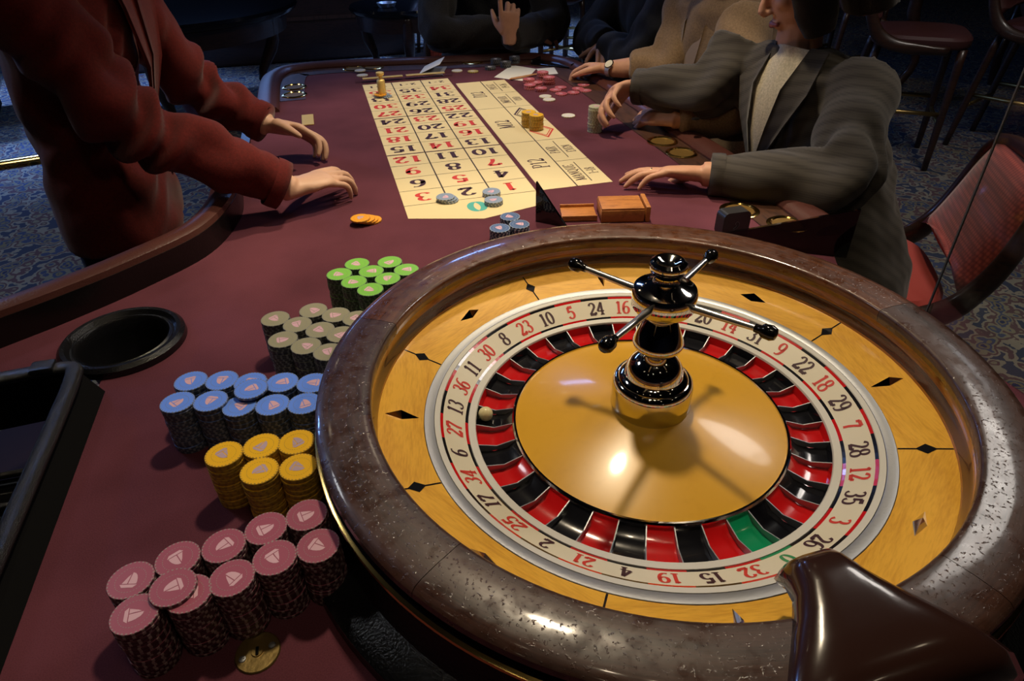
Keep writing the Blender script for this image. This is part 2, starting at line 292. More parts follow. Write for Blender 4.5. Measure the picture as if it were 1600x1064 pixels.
# printed lettering: strokes of a broad pen, thick uprights and thin cross strokes
def arc(cx, cy, rx, ry, a0, a1, n=14): return [(cx + rx * math.cos(math.radians(a0 + (a1 - a0) * i / n)), cy + ry * math.sin(math.radians(a0 + (a1 - a0) * i / n))) for i in range(n + 1)]
GL = {
 '0': (.62, [arc(.31, .5, .23, .45, 90, 450, 24)]), '1': (.5, [[(.27, .02), (.27, .97)], [(.27, .96), (.10, .84)], [(.08, .03), (.46, .03)]]),
 '2': (.62, [arc(.30, .72, .21, .24, 170, -35), [(.47, .58), (.10, .07)], [(.08, .08, 1), (.56, .08, 1)], [(.55, .06), (.57, .24)]]),
 '3': (.6, [arc(.27, .74, .20, .22, 150, -85), arc(.28, .28, .24, .25, 85, -155)]), '4': (.64, [[(.42, .98), (.05, .30)], [(.05, .30), (.60, .30)], [(.42, .98), (.42, .02)], [(.26, .03), (.58, .03)]]),
 '5': (.6, [[(.13, .92, 1), (.50, .92, 1)], [(.13, .94), (.11, .50)], arc(.28, .32, .24, .28, 120, -155)]), '6': (.62, [arc(.31, .30, .22, .27, 90, 450, 22), arc(.42, .42, .33, .54, 70, 195)]),
 '7': (.6, [[(.06, .92, 1), (.54, .92, 1)], [(.54, .92), (.36, .55), (.27, .3), (.24, .02)], [(.06, .95), (.05, .74)]]), '8': (.6, [arc(.3, .74, .19, .22, 90, 450, 22), arc(.3, .27, .24, .25, 90, 450, 22)]),
 '9': (.62, [arc(.31, .70, .22, .27, 90, 450, 22), arc(.20, .58, .33, .54, 15, -110)]), '-': (.4, [[(.06, .45, 1), (.34, .45, 1)]]),
 'A': (.72, [[(.36, .98), (.08, .02)], [(.36, .98), (.62, .02)], [(.17, .34), (.54, .34)], [(.0, .02), (.18, .02)], [(.5, .02), (.74, .02)]]), 'D': (.72, [[(.15, .02), (.15, .98)], [(.02, .97), (.3, .97)] + arc(.3, .5, .36, .47, 90, -90, 18) + [(.02, .03)]]),
 'E': (.66, [[(.15, .02), (.15, .98)], [(.02, .97), (.58, .97)], [(.02, .03), (.60, .03)], [(.15, .52), (.42, .52)], [(.58, .97), (.58, .78)], [(.60, .03), (.60, .24)]]),
 'I': (.32, [[(.16, .02), (.16, .98)], [(.02, .97), (.30, .97)], [(.02, .03), (.30, .03)]]), 'M': (.9, [[(.12, .02), (.12, .98)], [(.12, .98), (.45, .06)], [(.45, .06), (.78, .98)], [(.78, .98), (.78, .02)], [(.0, .03), (.24, .03)], [(.64, .03), (.92, .03)], [(0, .97), (.14, .97)], [(.76, .97), (.92, .97)]]),
 'N': (.74, [[(.12, .02), (.12, .98)], [(.12, .98), (.60, .04)], [(.60, .04), (.60, .98)], [(0, .03), (.24, .03)], [(.48, .97), (.74, .97)]]), 'O': (.76, [arc(.38, .5, .30, .46, 90, 450, 24)]),
 'P': (.64, [[(.15, .02), (.15, .98)], [(.02, .97), (.3, .97)] + arc(.3, .72, .27, .25, 90, -90) + [(.15, .47)], [(.02, .03), (.30, .03)]]), 'Q': (.76, [arc(.38, .5, .30, .46, 90, 450, 24), [(.36, .16), (.62, -.12)]]),
 'R': (.7, [[(.15, .02), (.15, .98)], [(.02, .97), (.3, .97)] + arc(.3, .74, .25, .23, 90, -90) + [(.15, .51)], [(.32, .5), (.60, .02)], [(.02, .03), (.30, .03)], [(.56, .03), (.70, .03)]]),
 'S': (.58, [arc(.29, .74, .20, .23, 35, 265), arc(.29, .27, .22, .25, 90, -145)]), 'U': (.74, [[(.14, .98), (.14, .3)] + arc(.37, .3, .23, .27, 180, 360) + [(.60, .98)], [(.02, .97), (.28, .97)], [(.50, .97), (.72, .97)]]),
 'V': (.7, [[(.08, .98), (.34, .02)], [(.34, .02), (.60, .98)], [(0, .97), (.2, .97)], [(.48, .97), (.72, .97)]])}
def text_mb(txt, h, thick=.15, thin=.055, wide=1.0, gap=.06):
    """flat glyph strokes centred on the origin, reading along +x"""
    mb = MB(); x0 = 0
    for ch in txt:
        if ch == ' ': x0 += .35; continue
        w, strokes = GL[ch]
        for st in strokes:
            n = len(st); L_ = []
            for i in range(n):
                a = st[max(i - 1, 0)]; c = st[min(i + 1, n - 1)]; dx, dy = (c[0] - a[0]), (c[1] - a[1]); d = math.hypot(dx, dy) or 1; dx /= d; dy /= d
                wd = thick if len(st[i]) > 2 else thin + (thick - thin) * abs(dy) ** 1.5
                L_.append((st[i][0] - dy * wd / 2, st[i][1] + dx * wd / 2, st[i][0] + dy * wd / 2, st[i][1] - dx * wd / 2))
            vs = []
            for l in L_: vs += [(x0 + l[0] * wide, l[1], 0), (x0 + l[2] * wide, l[3], 0)]
            mb.add(vs, [(2 * i, 2 * i + 1, 2 * i + 3, 2 * i + 2) for i in range(n - 1)])
        x0 += w * wide + gap
    W = x0 - gap; mb.v = [((x - W / 2) * h, (y - .5) * h, z) for x, y, z in mb.v]
    return mb
# ------------------------------------------------------------------ room shell
struct(MB().box((0.5, 1.5, -0.05), (16, 16, 0.1)).build('floor', 'carpet'))
struct(MB().box((0.5, 1.5, 2.95), (16, 16, 0.1)).build('ceiling', 'ceiling_dark'))
struct(MB().box((0.5, 9.45, 1.45), (16, 0.1, 2.9)).build('wall_back', 'wall_dark'))
struct(MB().box((-7.45, 1.5, 1.45), (0.1, 15.8, 2.9)).build('wall_left', 'wall_dark'))
struct(MB().box((8.45, 1.5, 1.45), (0.1, 15.8, 2.9)).build('wall_right', 'wall_dark'))
struct(MB().box((0.5, -6.45, 1.45), (15.8, 0.1, 2.9)).build('wall_front', 'wall_dark'))
tr = MB(); ta, tb_ = at(0, 258, -T + .02), at(78, 246, -T + .02); tr.tube([ta + (ta - tb_) * 4, ta, tb_, tb_ + (tb_ - ta) * 3], [(0.03, 0.028)] * 4, 10, up=(0, 0, 1))
struct(tr.build('trim_1', 'brass', smooth=True))
gl_ = MB().lathe([(0, -0.012), (0.045, -0.012), (0.045, -0.004)], 20).mesh('lamp_lens', mat('lamp_glow', (0.9, 0.8, 0.6), 0.4, em=((1.0, 0.82, 0.58), 9.0)))
tr_ = MB().lathe([(0.045, -0.001), (0.046, -0.016), (0.058, -0.014), (0.062, -0.001)], 24).mesh('trim_ring', 'brass_dull', True)
for i, (x, y) in enumerate([(x, y) for y in (-2.6, -1.4, 1.6, 2.8, 4.0) for x in (-2.2, -0.9, 0.4, 1.7)]):
    d_ = thing('ceiling_downlight', 'small round ceiling downlight, row %s and place %s counted from the near left' % (('one', 'two', 'three', 'four', 'five')[i // 4], ('one', 'two', 'three', 'four')[i % 4]), 'ceiling light', (x, y, 2.9), group='ceiling downlights')
    obj('lamp_lens', gl_, d_); obj('trim_ring', tr_, d_)
# ------------------------------------------------------------------ the roulette table
WC = Vector((0.205, -0.794, T))                    # wheel centre on the table top
table = thing('roulette_table', 'long roulette table with purple felt, cream betting layout and padded leather rail', 'table')
def sm(pts, k=8):
    P, _ = spline([Vector((*p, 0)) for p in pts], [(0, 0)] * len(pts), k); return [(p.x, p.y) for p in P]
left_curve = sm([(-0.345, 0.20), (-0.339, 0.05), (-0.384, -0.108), (-0.486, -0.219), (-0.582, -0.296), (-0.669, -0.354), (-0.80, -0.44)])
right_low = sm([(0.84, -0.22), (0.82, -0.36), (0.755, -0.43), (0.705, -0.53), (0.700, -0.66), (0.720, -0.80), (0.715, -0.95), (0.60, -1.1), (0.45, -1.23), (0.2, -1.3)])
far = sm([(-0.345, 0.9), (-0.345, 1.19), (-0.315, 1.36), (-0.245, 1.42), (-0.08, 1.435), (0.11, 1.404), (0.26, 1.383), (0.55, 1.34), (0.71, 1.31), (0.785, 1.22), (0.82, 1.09), (0.838, 0.8), (0.84, 0.3)])
hole_c = Vector((-0.485, -0.395)); HR = 0.088
poly = far + right_low + [(-0.5, -1.3), (-0.5, -0.49)]
poly += [(hole_c.x + 0.072 * math.cos(a), hole_c.y + 0.072 * math.sin(a)) for a in [math.radians(q) for q in range(-100, 135, 12)]]
poly += [(-0.575, -0.44), (-0.80, -0.50)] + left_curve[::-1]
MB().prism(poly, T - 0.035, T).build('felt_top', 'felt', table)
inset = [(-0.29, 1.30), (0.60, 1.22), (0.74, 1.0), (0.76, -0.3), (0.60, -0.6), (0.58, -0.95), (0.2, -1.2), (-0.36, -1.2), (-0.36, -0.15), (-0.30, 0.1)]
MB().prism(inset, T - 0.16, T - 0.0355).build('apron_board', 'dark_wood', table)
for (x, y) in ((0.45, 1.0), (0.0, 1.0), (0.45, 0.0), (0.1, -0.9)):
    lg = MB(); lg.lathe([(0.0, -T + 0.001), (0.07, -T + 0.001), (0.07, -T + 0.05), (0.045, -T + 0.08), (0.035, -0.5), (0.055, -0.35), (0.05, -0.165), (0.0, -0.165)], 20, (x, y, T)); lg.build('leg', 'dark_wood', table, smooth=True)
# padded rail round the players' side: rounded leather cushion
def offset_path(pts, d):
    out = []
    for i, p in enumerate(pts):
        a = Vector((*pts[max(i - 1, 0)], 0)); c = Vector((*pts[min(i + 1, len(pts) - 1)], 0)); t = (c - a).normalized(); out.append((p[0] + t.y * d, p[1] - t.x * d))
    return out
rail_line = sm([(-0.308, 0.83), (-0.310, 1.19), (-0.285, 1.33), (-0.225, 1.388), (-0.08, 1.402), (0.107, 1.371), (0.252, 1.350), (0.55, 1.305), (0.685, 1.275), (0.755, 1.19), (0.785, 1.09), (0.80, 0.8), (0.80, 0.3), (0.80, -0.20), (0.79, -0.38)], 8)
prof = [(-0.036, -0.004), (-0.036, 0.006), (-0.028, 0.015), (-0.010, 0.020), (0.012, 0.019), (0.030, 0.011), (0.036, -0.004), (0.036, -0.03), (-0.034, -0.03)]
def rail(name, line, prof, m, cap=True):
    mb = MB(); n = len(prof)
    for i in range(len(line)):
        a = Vector((*line[max(i - 1, 0)], 0)); c = Vector((*line[min(i + 1, len(line) - 1)], 0)); t = (c - a).normalized(); nx, ny = t.y, -t.x      # right-hand side of travel
        for w_, z in prof: mb.v.append((line[i][0] - nx * w_, line[i][1] - ny * w_, T + z))
    for i in range(len(line) - 1):
        for k in range(n):
            mb.f.append((i * n + k, i * n + (k + 1) % n, (i + 1) * n + (k + 1) % n, (i + 1) * n + k)); mb.m.append(0)
    if cap: mb.f += [tuple(range(n))[::-1], tuple((len(line) - 1) * n + k for k in range(n))]; mb.m += [0, 0]
    return mb.build(name, m, table, smooth=True)
rail('padded_rail', rail_line, prof, 'leather_brown')
# wooden strip with cup holders just inside the padded rail
si, so = offset_path(rail_line, 0.034), offset_path(rail_line, 0.118)
k0 = 3
strip = MB(); ns = len(si)
for i in range(k0, ns): strip.v += [(si[i][0], si[i][1], T + 0.0015), (so[i][0], so[i][1], T + 0.0015)]
q = len(strip.v) // 2; strip.f = [(2 * i, 2 * i + 1, 2 * i + 3, 2 * i + 2) for i in range(q - 1)]; strip.m = [0] * (q - 1)
strip.build('cup_strip', 'mahogany_strip', table)
# low edge strip on the dealer's straight side
rail('edge_strip', [(-0.356, 0.83), (-0.356, 0.5), (-0.356, 0.16)], [(-0.012, -0.03), (-0.012, 0.010), (0.012, 0.010), (0.012, -0.03)], 'leather_dark')
rail('rail_end_cap', [(-0.348, 0.835), (-0.348, 0.905)], [(-0.010, -0.02), (-0.010, 0.020), (0.014, 0.020), (0.014, -0.02)], 'mahogany')
# dealer's rail: leather cap over a tall black inner face
lc = [p for p in left_curve if p[1] < 0.17]
lc = offset_path(lc, 0.0)
rail('dealer_rail_inner_face', lc, [(0.0, -0.03), (-0.001, 0.046), (-0.014, 0.046), (-0.014, -0.03)], 'leather_dark')
rail('dealer_rail_cap', lc, [(-0.002, 0.046), (-0.004, 0.056), (-0.016, 0.062), (-0.040, 0.058), (-0.058, 0.044), (-0.062, -0.03), (-0.015, -0.03), (-0.015, 0.044)], 'leather_brown')
# cup holders: brass collars sunk in the strip
cup = MB(); cup.lathe([(0.031, -0.05), (0.031, 0.002), (0.033, 0.0045), (0.037, 0.005), (0.041, 0.003), (0.041, 0.0006)], 32); cupm = cup.mesh('cup_holder', 'brass', True)
capm = MB().lathe([(0.031, 0.0018), (0.0, 0.0018)], 24).mesh('cup_well', 'black_gloss')
wellm = MB().lathe([(0.030, 0.0022), (0.024, 0.0020), (0.0, 0.0019)], 24).mesh('cup_well', 'brass_well', True)
for (x, y) in [at(1035, 222, 0).xy, at(1065, 240, 0).xy, at(1155, 330, 0).xy, at(1230, 352, 0).xy, at(460, 137, 0).xy, at(460, 149, 0).xy, at(553, 108, 0).xy, at(583, 106, 0).xy, at(738, 98, 0).xy]:
    o = obj('cup_holder', cupm, table, (x, y, T)); obj('cup_well', wellm, o)
# brass drop plate, lock plate
pl = at(481, 188, 0); MB().box((pl.x, pl.y, T + 0.0015), (0.034, 0.105, 0.003), bev=0.001).build('slot_plate', 'brass_satin', table)
lk = at(403, 1020, 0); lo = MB(); lo.lathe([(0.0, 0.003), (0.005, 0.003), (0.0052, 0.0018), (0.0195, 0.0018), (0.0205, 0.0008), (0.0205, 0)], 40, (lk.x, lk.y, T)); lockp = lo.build('lock_plate', 'brass_dull', table, smooth=True)
MB().box((lk.x, lk.y, T + 0.0032), (0.0025, 0.008, 0.0015)).build('key_slot', 'black_matt', lockp)
for dx, dy in ((0.013, 0.003), (-0.013, -0.004)):
    s_ = MB().lathe([(0.0, 0.0032), (0.003, 0.0028), (0.0035, 0.0018)], 16, (lk.x + dx, lk.y + dy, T)); s_.box((lk.x + dx, lk.y + dy, T + 0.0033), (0.005, 0.0008, 0.0006)); s_.build('screw', 'steel_satin', lockp)
# ---- printed layout
ROW = 0.0828; UX = [0.0, 0.0987, 0.2007, 0.2986, 0.3113, 0.3978, 0.4843]
lay = MB(); lay.prism([(0, -0.065), (0.152, -0.111), (UX[3], -0.074), (UX[3], 13 * ROW), (0, 13 * ROW)], T, T + 0.0008); 
layout = lay.build('number_layout', 'layout_cream', table)
outside = MB().prism([(UX[4], 0.0), (UX[6], 0.0), (UX[6], 12 * ROW), (UX[4], 12 * ROW)], T, T + 0.0008).build('outside_layout', 'layout_cream', table)
ZP = T + 0.0010
def line(parent, a, b, w, m='print_line'):
    d = (Vector(b) - Vector(a)).normalized(); nx, ny = -d.y * w / 2, d.x * w / 2
    MB().add([(a[0] + nx, a[1] + ny, ZP), (b[0] + nx, b[1] + ny, ZP), (b[0] - nx, b[1] - ny, ZP), (a[0] - nx, a[1] - ny, ZP)], [(0, 1, 2, 3)]).build('printed_line', m, parent)
for r in range(0, 13): line(layout, (0, r * ROW), (UX[3], r * ROW), 0.006 if r in (4, 8) else 0.0018, 'maroon_line' if r in (4, 8) else 'print_line')
for k in (1, 2): line(layout, (UX[k], 0), (UX[k], 13 * ROW), 0.0034)
line(outside, (UX[5], 0), (UX[5], 12 * ROW), 0.0030)
for r in (4, 8): line(outside, (UX[4], r * ROW), (UX[6], r * ROW), 0.0020)
for r in (2, 6, 10): line(outside, (UX[5], r * ROW), (UX[6], r * ROW), 0.0018)
umid = (UX[5] + UX[6]) / 2
for r in (0, 2, 8, 10): line(outside, (umid, (r + .25) * ROW), (umid, (r + 1.8) * ROW), 0.0024)
RED = {1, 3, 5, 7, 9, 12, 14, 16, 18, 19, 21, 23, 25, 27, 30, 32, 34, 36}
def printed(parent, txt, x, y, h, rz, m, **kw):
    mb = text_mb(txt, h, **kw); o = mb.build('printed_number' if txt[0] in '0123456789' else 'printed_word', m, parent); o.location = (x, y, ZP); o.rotation_euler = (0, 0, rz); return o
for n in range(1, 37):
    r = (n - 1) // 3; c = 2 - (n - 1) % 3
    printed(layout, str(n), (UX[c] + UX[c + 1]) / 2, (r + .5) * ROW, 0.046, PI, 'print_red' if n in RED else 'print_black', thick=.20, thin=.08, wide=1.25, gap=.10)
printed(layout, '0', 0.152, -0.046, 0.052, PI, 'print_teal', thick=.24, thin=.09, wide=1.2)
for c in range(3): printed(layout, '2-1', (UX[c] + UX[c + 1]) / 2, 12.5 * ROW, 0.024, PI, 'print_black', thick=.2, wide=1.2, gap=.3)
for r, t_ in ((2, 'P12'), (6, 'M12'), (10, 'D12')): printed(outside, t_, (UX[4] + UX[5]) / 2, r * ROW, 0.044, PI / 2, 'print_black', thick=.15, thin=.06, wide=.75)
for r, a, b_ in ((1, 'MANQUE', '1-18'), (3, 'PAIR', 'EVEN'), (9, 'IMPAIR', 'ODD'), (11, 'PASSE', '19-36')):
    printed(outside, a, UX[5] + 0.0215, r * ROW, 0.027, PI / 2, 'print_black', thick=.15, thin=.06, wide=.72 if a != 'MANQUE' else .78)
    printed(outside, b_, umid + 0.0215, r * ROW, 0.025, PI / 2, 'print_black', thick=.15, thin=.06, wide=.72)
for r, m_ in ((5, 'print_red'), (7, 'print_black')):
    dm = MB()
    for s0, s1 in ((1.0, 0.84), (0.74, 0.66)):
        for sgn in range(4):
            P4 = [(0.036, 0), (0, 0.066), (-0.036, 0), (0, -0.066)]; a = P4[sgn]; c = P4[(sgn + 1) % 4]
            dm.add([(a[0] * s0, a[1] * s0, 0), (c[0] * s0, c[1] * s0, 0), (c[0] * s1, c[1] * s1, 0), (a[0] * s1, a[1] * s1, 0)], [(0, 1, 2, 3)])
    o = dm.build('printed_diamond', m_, outside); o.location = (umid, r * ROW, ZP)
# clear bar with brass strips across the far end of the layout
bar = MB().box((0.15, 13.45 * ROW, T + 0.006), (0.345, 0.030, 0.010), bev=0.002).build('acrylic_bar', 'clear_acrylic')
tag(bar, 'clear acrylic bar holding two brass strips at the far end of the betting layout', 'bar')
for x0, x1 in ((0.005, 0.145), (0.157, 0.295)): MB().box(((x0 + x1) / 2, 13.45 * ROW, T + 0.0125), (x1 - x0, 0.018, 0.003), bev=0.0008).build('brass_strip', 'brass_satin', bar)
# ------------------------------------------------------------------ the wheel
wheel = thing('roulette_wheel', 'large roulette wheel with dark mahogany rim, yellow maple bowl and chrome turret', 'roulette wheel', WC)
RIM = [(0.3350, 0.096), (0.3352, 0.1035), (0.3368, 0.1058), (0.340, 0.1068), (0.365, 0.1078), (0.384, 0.1070), (0.392, 0.1050), (0.3962, 0.1010), (0.3968, 0.0940), (0.390, 0.0890), (0.350, 0.0850), (0.337, 0.088)]
joints = [math.radians(a) for a in (-158, -28, 18, 62, 107, 152)]
joints = [math.radians(a) for a in (149, 4, -70, -145)]
joints = sorted(a % (2 * PI) for a in joints)
for i, a0 in enumerate(joints):
    a1 = joints[(i + 1) % 4]; a1 = a1 if a1 > a0 else a1 + 2 * PI; g = 0.0009
    MB().ring_seg(RIM, a0 + g, a1 - g, max(8, int((a1 - a0) * 24))).build('rim_segment', 'mahogany' if i == 0 else 'mahogany_dark', wheel, smooth=True)
MB().lathe([(0.386, 0.0895), (0.385, 0.0815), (0.3965, 0.0810), (0.4000, 0.0795), (0.4005, 0.0765), (0.386, 0.0700)], 120, mats=[0, 0, 1, 1, 1]).build('outer_band', ['black_gloss', 'brass'], wheel, smooth=True)
MB().lathe([(0.386, 0.0705), (0.390, 0.045), (0.402, 0.026), (0.425, 0.020), (0.435, 0.014), (0.436, 0.0005), (0.30, 0.0005)], 120).build('base', 'black_plastic', wheel, smooth=True)
# ball track wall: bands of veneer
wall = MB(); wp = [(0.3352, 0.0985), (0.3385, 0.0955), (0.3390, 0.0905), (0.3385, 0.0870), (0.3390, 0.0835), (0.3385, 0.076), (0.3370, 0.0715), (0.3340, 0.0610), (0.3335, 0.0575)]
wall.lathe(wp, 120, mats=[1, 0, 1, 0, 0, 1, 1, 0]); wall.build('ball_track', ['track_wood', 'track_dark'], wheel, smooth=True)
# bowl: eight maple boards with black inlay lines, diamonds and chrome deflectors
zb = lambda r: 0.043 + (r - 0.280) / (0.3335 - 0.280) * 0.0145
bowl_m = None
for k in range(8):
    a = math.radians(12.9 + 45 * k - 0.6); h_ = math.radians(22.5)
    if bowl_m is None:
        bowl_m = MB().ring_seg([(0.2805, 0.0432), (0.3335, 0.0577), (0.3335, 0.045), (0.2805, 0.035)], -h_ + 0.0022, h_ - 0.0022, 14).mesh('bowl_board', 'maple', True)
        ln = MB(); ln.add([(r, s * 0.0011, zb(r) + 0.0003) for r in (0.281, 0.333) for s in (-1, 1)], [(0, 1, 3, 2)]); inl = ln.mesh('inlay_line', 'black_lacquer')
        dz = MB(); dz.add([(0.308 + x, y, zb(0.308 + x) + 0.0006) for x, y in ((-0.0105, 0), (0, -0.0082), (0.0105, 0), (0, 0.0082))], [(0, 1, 2, 3)]); dia = dz.mesh('inlay_diamond', 'black_lacquer')
        df = MB(); pts = [(0.306 + x, y, zb(0.306 + x) + 0.0004) for x, y in ((-0.020, 0), (0, -0.0062), (0.020, 0), (0, 0.0062))] + [(0.306, 0, zb(0.306) + 0.0095)]
        df.add(pts, [(0, 1, 4), (1, 2, 4), (2, 3, 4), (3, 0, 4), (3, 2, 1, 0)]); dfl = df.mesh('deflector', 'chrome')
        dg = MB(); dg.add([(0.306 + x, y, zb(0.306 + x) + 0.0004) for x, y in ((0, -0.020), (0.0062, 0), (0, 0.020), (-0.0062, 0))] + [(0.306, 0, zb(0.306) + 0.0095)], [(0, 1, 4), (1, 2, 4), (2, 3, 4), (3, 0, 4), (3, 2, 1, 0)]); dfg = dg.mesh('deflector', 'chrome')
    obj('bowl_board', bowl_m, wheel, None, a + h_); obj('inlay_line', inl, wheel, None, a); obj('inlay_diamond', dia, wheel, None, a)
    obj('deflector', dfl if k % 2 else dfg, wheel, None, a + h_)
# rotor: rings, number cells, pockets
MB().lathe([(0.2800, 0.036), (0.2800, 0.0436), (0.2794, 0.0440), (0.2688, 0.0430), (0.2682, 0.0425)], 144).build('outer_metal_ring', 'steel_satin', wheel, smooth=True)
MB().lathe([(0.2680, 0.0415), (0.2675, 0.0428), (0.2610, 0.0418), (0.2605, 0.0405)], 144).build('outer_light_ring', 'ring_white', wheel, smooth=True)
MB().lathe([(0.2275, 0.0205), (0.2270, 0.0222), (0.2185, 0.0212), (0.2175, 0.0195), (0.2175, 0.006)], 144).build('inner_light_ring', 'ring_white', wheel, smooth=True)
ORDER = [0, 32, 15, 19, 4, 21, 2, 25, 17, 34, 6, 27, 13, 36, 11, 30, 8, 23, 10, 5, 24, 16, 33, 1, 20, 14, 31, 9, 22, 18, 29, 7, 28, 12, 35, 3, 26]
ST = 2 * PI / 37; A0 = math.radians(-81)
zn = lambda r: 0.0212 + (r - 0.2275) / (0.2605 - 0.2275) * 0.0195
cells = {}
for key, e in (('r', 'red_lacquer'), ('b', 'black_lacquer'), ('g', 'green_lacquer')):
    c = MB(); R_ = [0.2275, 0.2308, 0.2572, 0.2605]
    for i in range(3):
        for j in range(4):
            a, b_ = -ST / 2 + ST * j / 4, -ST / 2 + ST * (j + 1) / 4
            c.add([(R_[i] * math.cos(a), R_[i] * math.sin(a), zn(R_[i])), (R_[i + 1] * math.cos(a), R_[i + 1] * math.sin(a), zn(R_[i + 1])), (R_[i + 1] * math.cos(b_), R_[i + 1] * math.sin(b_), zn(R_[i + 1])), (R_[i] * math.cos(b_), R_[i] * math.sin(b_), zn(R_[i]))], [(0, 1, 2, 3)], 1 if i != 1 else 0)
    p = MB(); PR = [(0.2175, 0.0185), (0.2150, 0.0075), (0.198, 0.0045), (0.182, 0.0075), (0.1705, 0.0175)]
    p.lathe(PR, 4, mi=0, a0=-ST / 2, a1=ST / 2)
    cells[key] = (c.mesh('number_cell', ['cream', e]), p.mesh('pocket', e, True))
fret = MB(); fret.add([(r, s * 0.0006, z) for s in (-1, 1) for r, z in ((0.2172, 0.0185), (0.2172, 0.006), (0.172, 0.006), (0.172, 0.0182), (0.195, 0.0125))], [(0, 1, 2, 3, 4), (9, 8, 7, 6, 5), (0, 4, 9, 5), (4, 3, 8, 9)]); fretm = fret.mesh('pocket_divider', 'steel_satin')
for i, n in enumerate(ORDER):
    a = A0 - i * ST; key = 'g' if n == 0 else ('r' if n in RED else 'b')
    co = obj('number_cell', cells[key][0], wheel, None, a); obj('pocket', cells[key][1], wheel, None, a); obj('pocket_divider', fretm, wheel, None, a + ST / 2)
    g = text_mb(str(n), 0.019, thick=.2, thin=.08, wide=1.0)
    g.v = [(0.2440 + y * 1.0, -x, zn(0.2440 + y) + 0.0004) for x, y, z in g.v]
    g.build('printed_number', {'r': 'print_red', 'b': 'print_black', 'g': 'green_lacquer'}[key], co)
MB().lathe([(0.1720, 0.012), (0.1718, 0.0195), (0.1700, 0.0215), (0.1675, 0.0212), (0.1668, 0.0196)], 120).build('cone_ring', 'chrome', wheel, smooth=True)
MB().lathe([(0.1672, 0.0195), (0.150, 0.0240), (0.100, 0.0350), (0.060, 0.0425), (0.045, 0.0450)], 120).build('cone', 'cone_wood', wheel, smooth='all')
tb = MB().lathe([(0.0000, 0.0390), (0.0475, 0.0390), (0.0485, 0.0450), (0.0480, 0.0470), (0.0485, 0.0490), (0.0485, 0.0770), (0.0470, 0.0825), (0.0440, 0.0855), (0.0420, 0.0860), (0.0405, 0.0890), (0.0350, 0.0920), (0.0345, 0.0935), (0.0335, 0.1010), (0.0280, 0.1100), (0.0210, 0.1160), (0.0150, 0.1195), (0.0140, 0.1230)], 64).build('turret_base', 'chrome', wheel, smooth=True)
MB().lathe([(0.0140, 0.1225), (0.0150, 0.1255), (0.0235, 0.1275), (0.0285, 0.1330), (0.0298, 0.1375), (0.0285, 0.1420), (0.0180, 0.1690), (0.0165, 0.1705)], 64).build('turret_bell', 'chrome', wheel, smooth=True)
MB().lathe([(0.0165, 0.1700), (0.0185, 0.1715), (0.0195, 0.1745), (0.0185, 0.1770), (0.0160, 0.1780), (0.0165, 0.1805), (0.0200, 0.1825), (0.0330, 0.1840), (0.0358, 0.1880), (0.0362, 0.2055), (0.0345, 0.2098), (0.0250, 0.2118), (0.0150, 0.2180), (0.0130, 0.2245), (0.0140, 0.2273)], 64).build('turret_head', 'chrome', wheel, smooth=True)
MB().lathe([(0.0140, 0.2271), (0.0165, 0.2277), (0.0185, 0.2298), (0.0180, 0.2322), (0.0195, 0.2334), (0.0208, 0.2371), (0.0200, 0.2412), (0.0165, 0.2440), (0.0120, 0.2432), (0.0080, 0.2403), (0.0000, 0.2391)], 64).build('turret_cap', 'chrome', wheel, smooth=True)
for k in range(4):
    a = math.radians(36 + 90 * k); c, s = math.cos(a), math.sin(a)
    sp = MB(); sp.tube([(0.034 * c, 0.034 * s, 0.196), (0.060 * c, 0.060 * s, 0.197), (0.108 * c, 0.108 * s, 0.199)], [0.0048, 0.0042, 0.0034], 14); spo = sp.build('spoke', 'spoke_steel', wheel, smooth=True)
    kb = MB(); kb.tube([(0.104 * c, 0.104 * s, 0.1988), (0.110 * c, 0.110 * s, 0.199), (0.113 * c, 0.113 * s, 0.1991), (0.121 * c, 0.121 * s, 0.1994), (0.126 * c, 0.126 * s, 0.1996), (0.1275 * c, 0.1275 * s, 0.1996)], [0.0045, 0.005, 0.0078, 0.0085, 0.0062, 0.002], 16); kb.build('knob', 'black_gloss', spo, smooth=True)
ba = WC + Vector((0.2065 * math.cos(math.radians(161)), 0.2065 * math.sin(math.radians(161)), 0.0165))
tag(MB().ball((0, 0, 0), 0.0095, 20).build('roulette_ball', mat('ivory', (0.80, 0.70, 0.38), 0.3), None, 'all', ba), 'small ivory ball resting in a pocket on the left side of the wheel', 'ball')
# brown hood clipped over the near rim
hd = thing('sensor_hood', 'glossy dark brown hood clipped over the near rim of the wheel', 'hood', WC)
ha = math.radians(-89); er = Vector((math.cos(ha), math.sin(ha), 0)); et = Vector((-math.sin(ha), math.cos(ha), 0))
secs = [  # radius, half width, height of crown, height of skirt
 (0.284, 0.016, 0.088, 0.080), (0.286, 0.026, 0.106, 0.084), (0.292, 0.029, 0.1180, 0.090), (0.302, 0.031, 0.1235, 0.098), (0.320, 0.037, 0.1255, 0.104), (0.340, 0.052, 0.1255, 0.1065), (0.362, 0.070, 0.1245, 0.108), (0.384, 0.088, 0.1225, 0.106), (0.402, 0.100, 0.117, 0.098), (0.414, 0.106, 0.102, 0.082), (0.416, 0.104, 0.075, 0.060)]
hm = MB(); K = 17
for r, hw, zc, zs in secs:
    for j in range(K):
        u = -1 + 2 * j / (K - 1); x = hw * (u if abs(u) < .999 else u); e = 1 - abs(u) ** 5
        hm.v.append(tuple(er * r + et * x + Vector((0, 0, zs + (zc - zs) * e))))
n0 = len(hm.v)
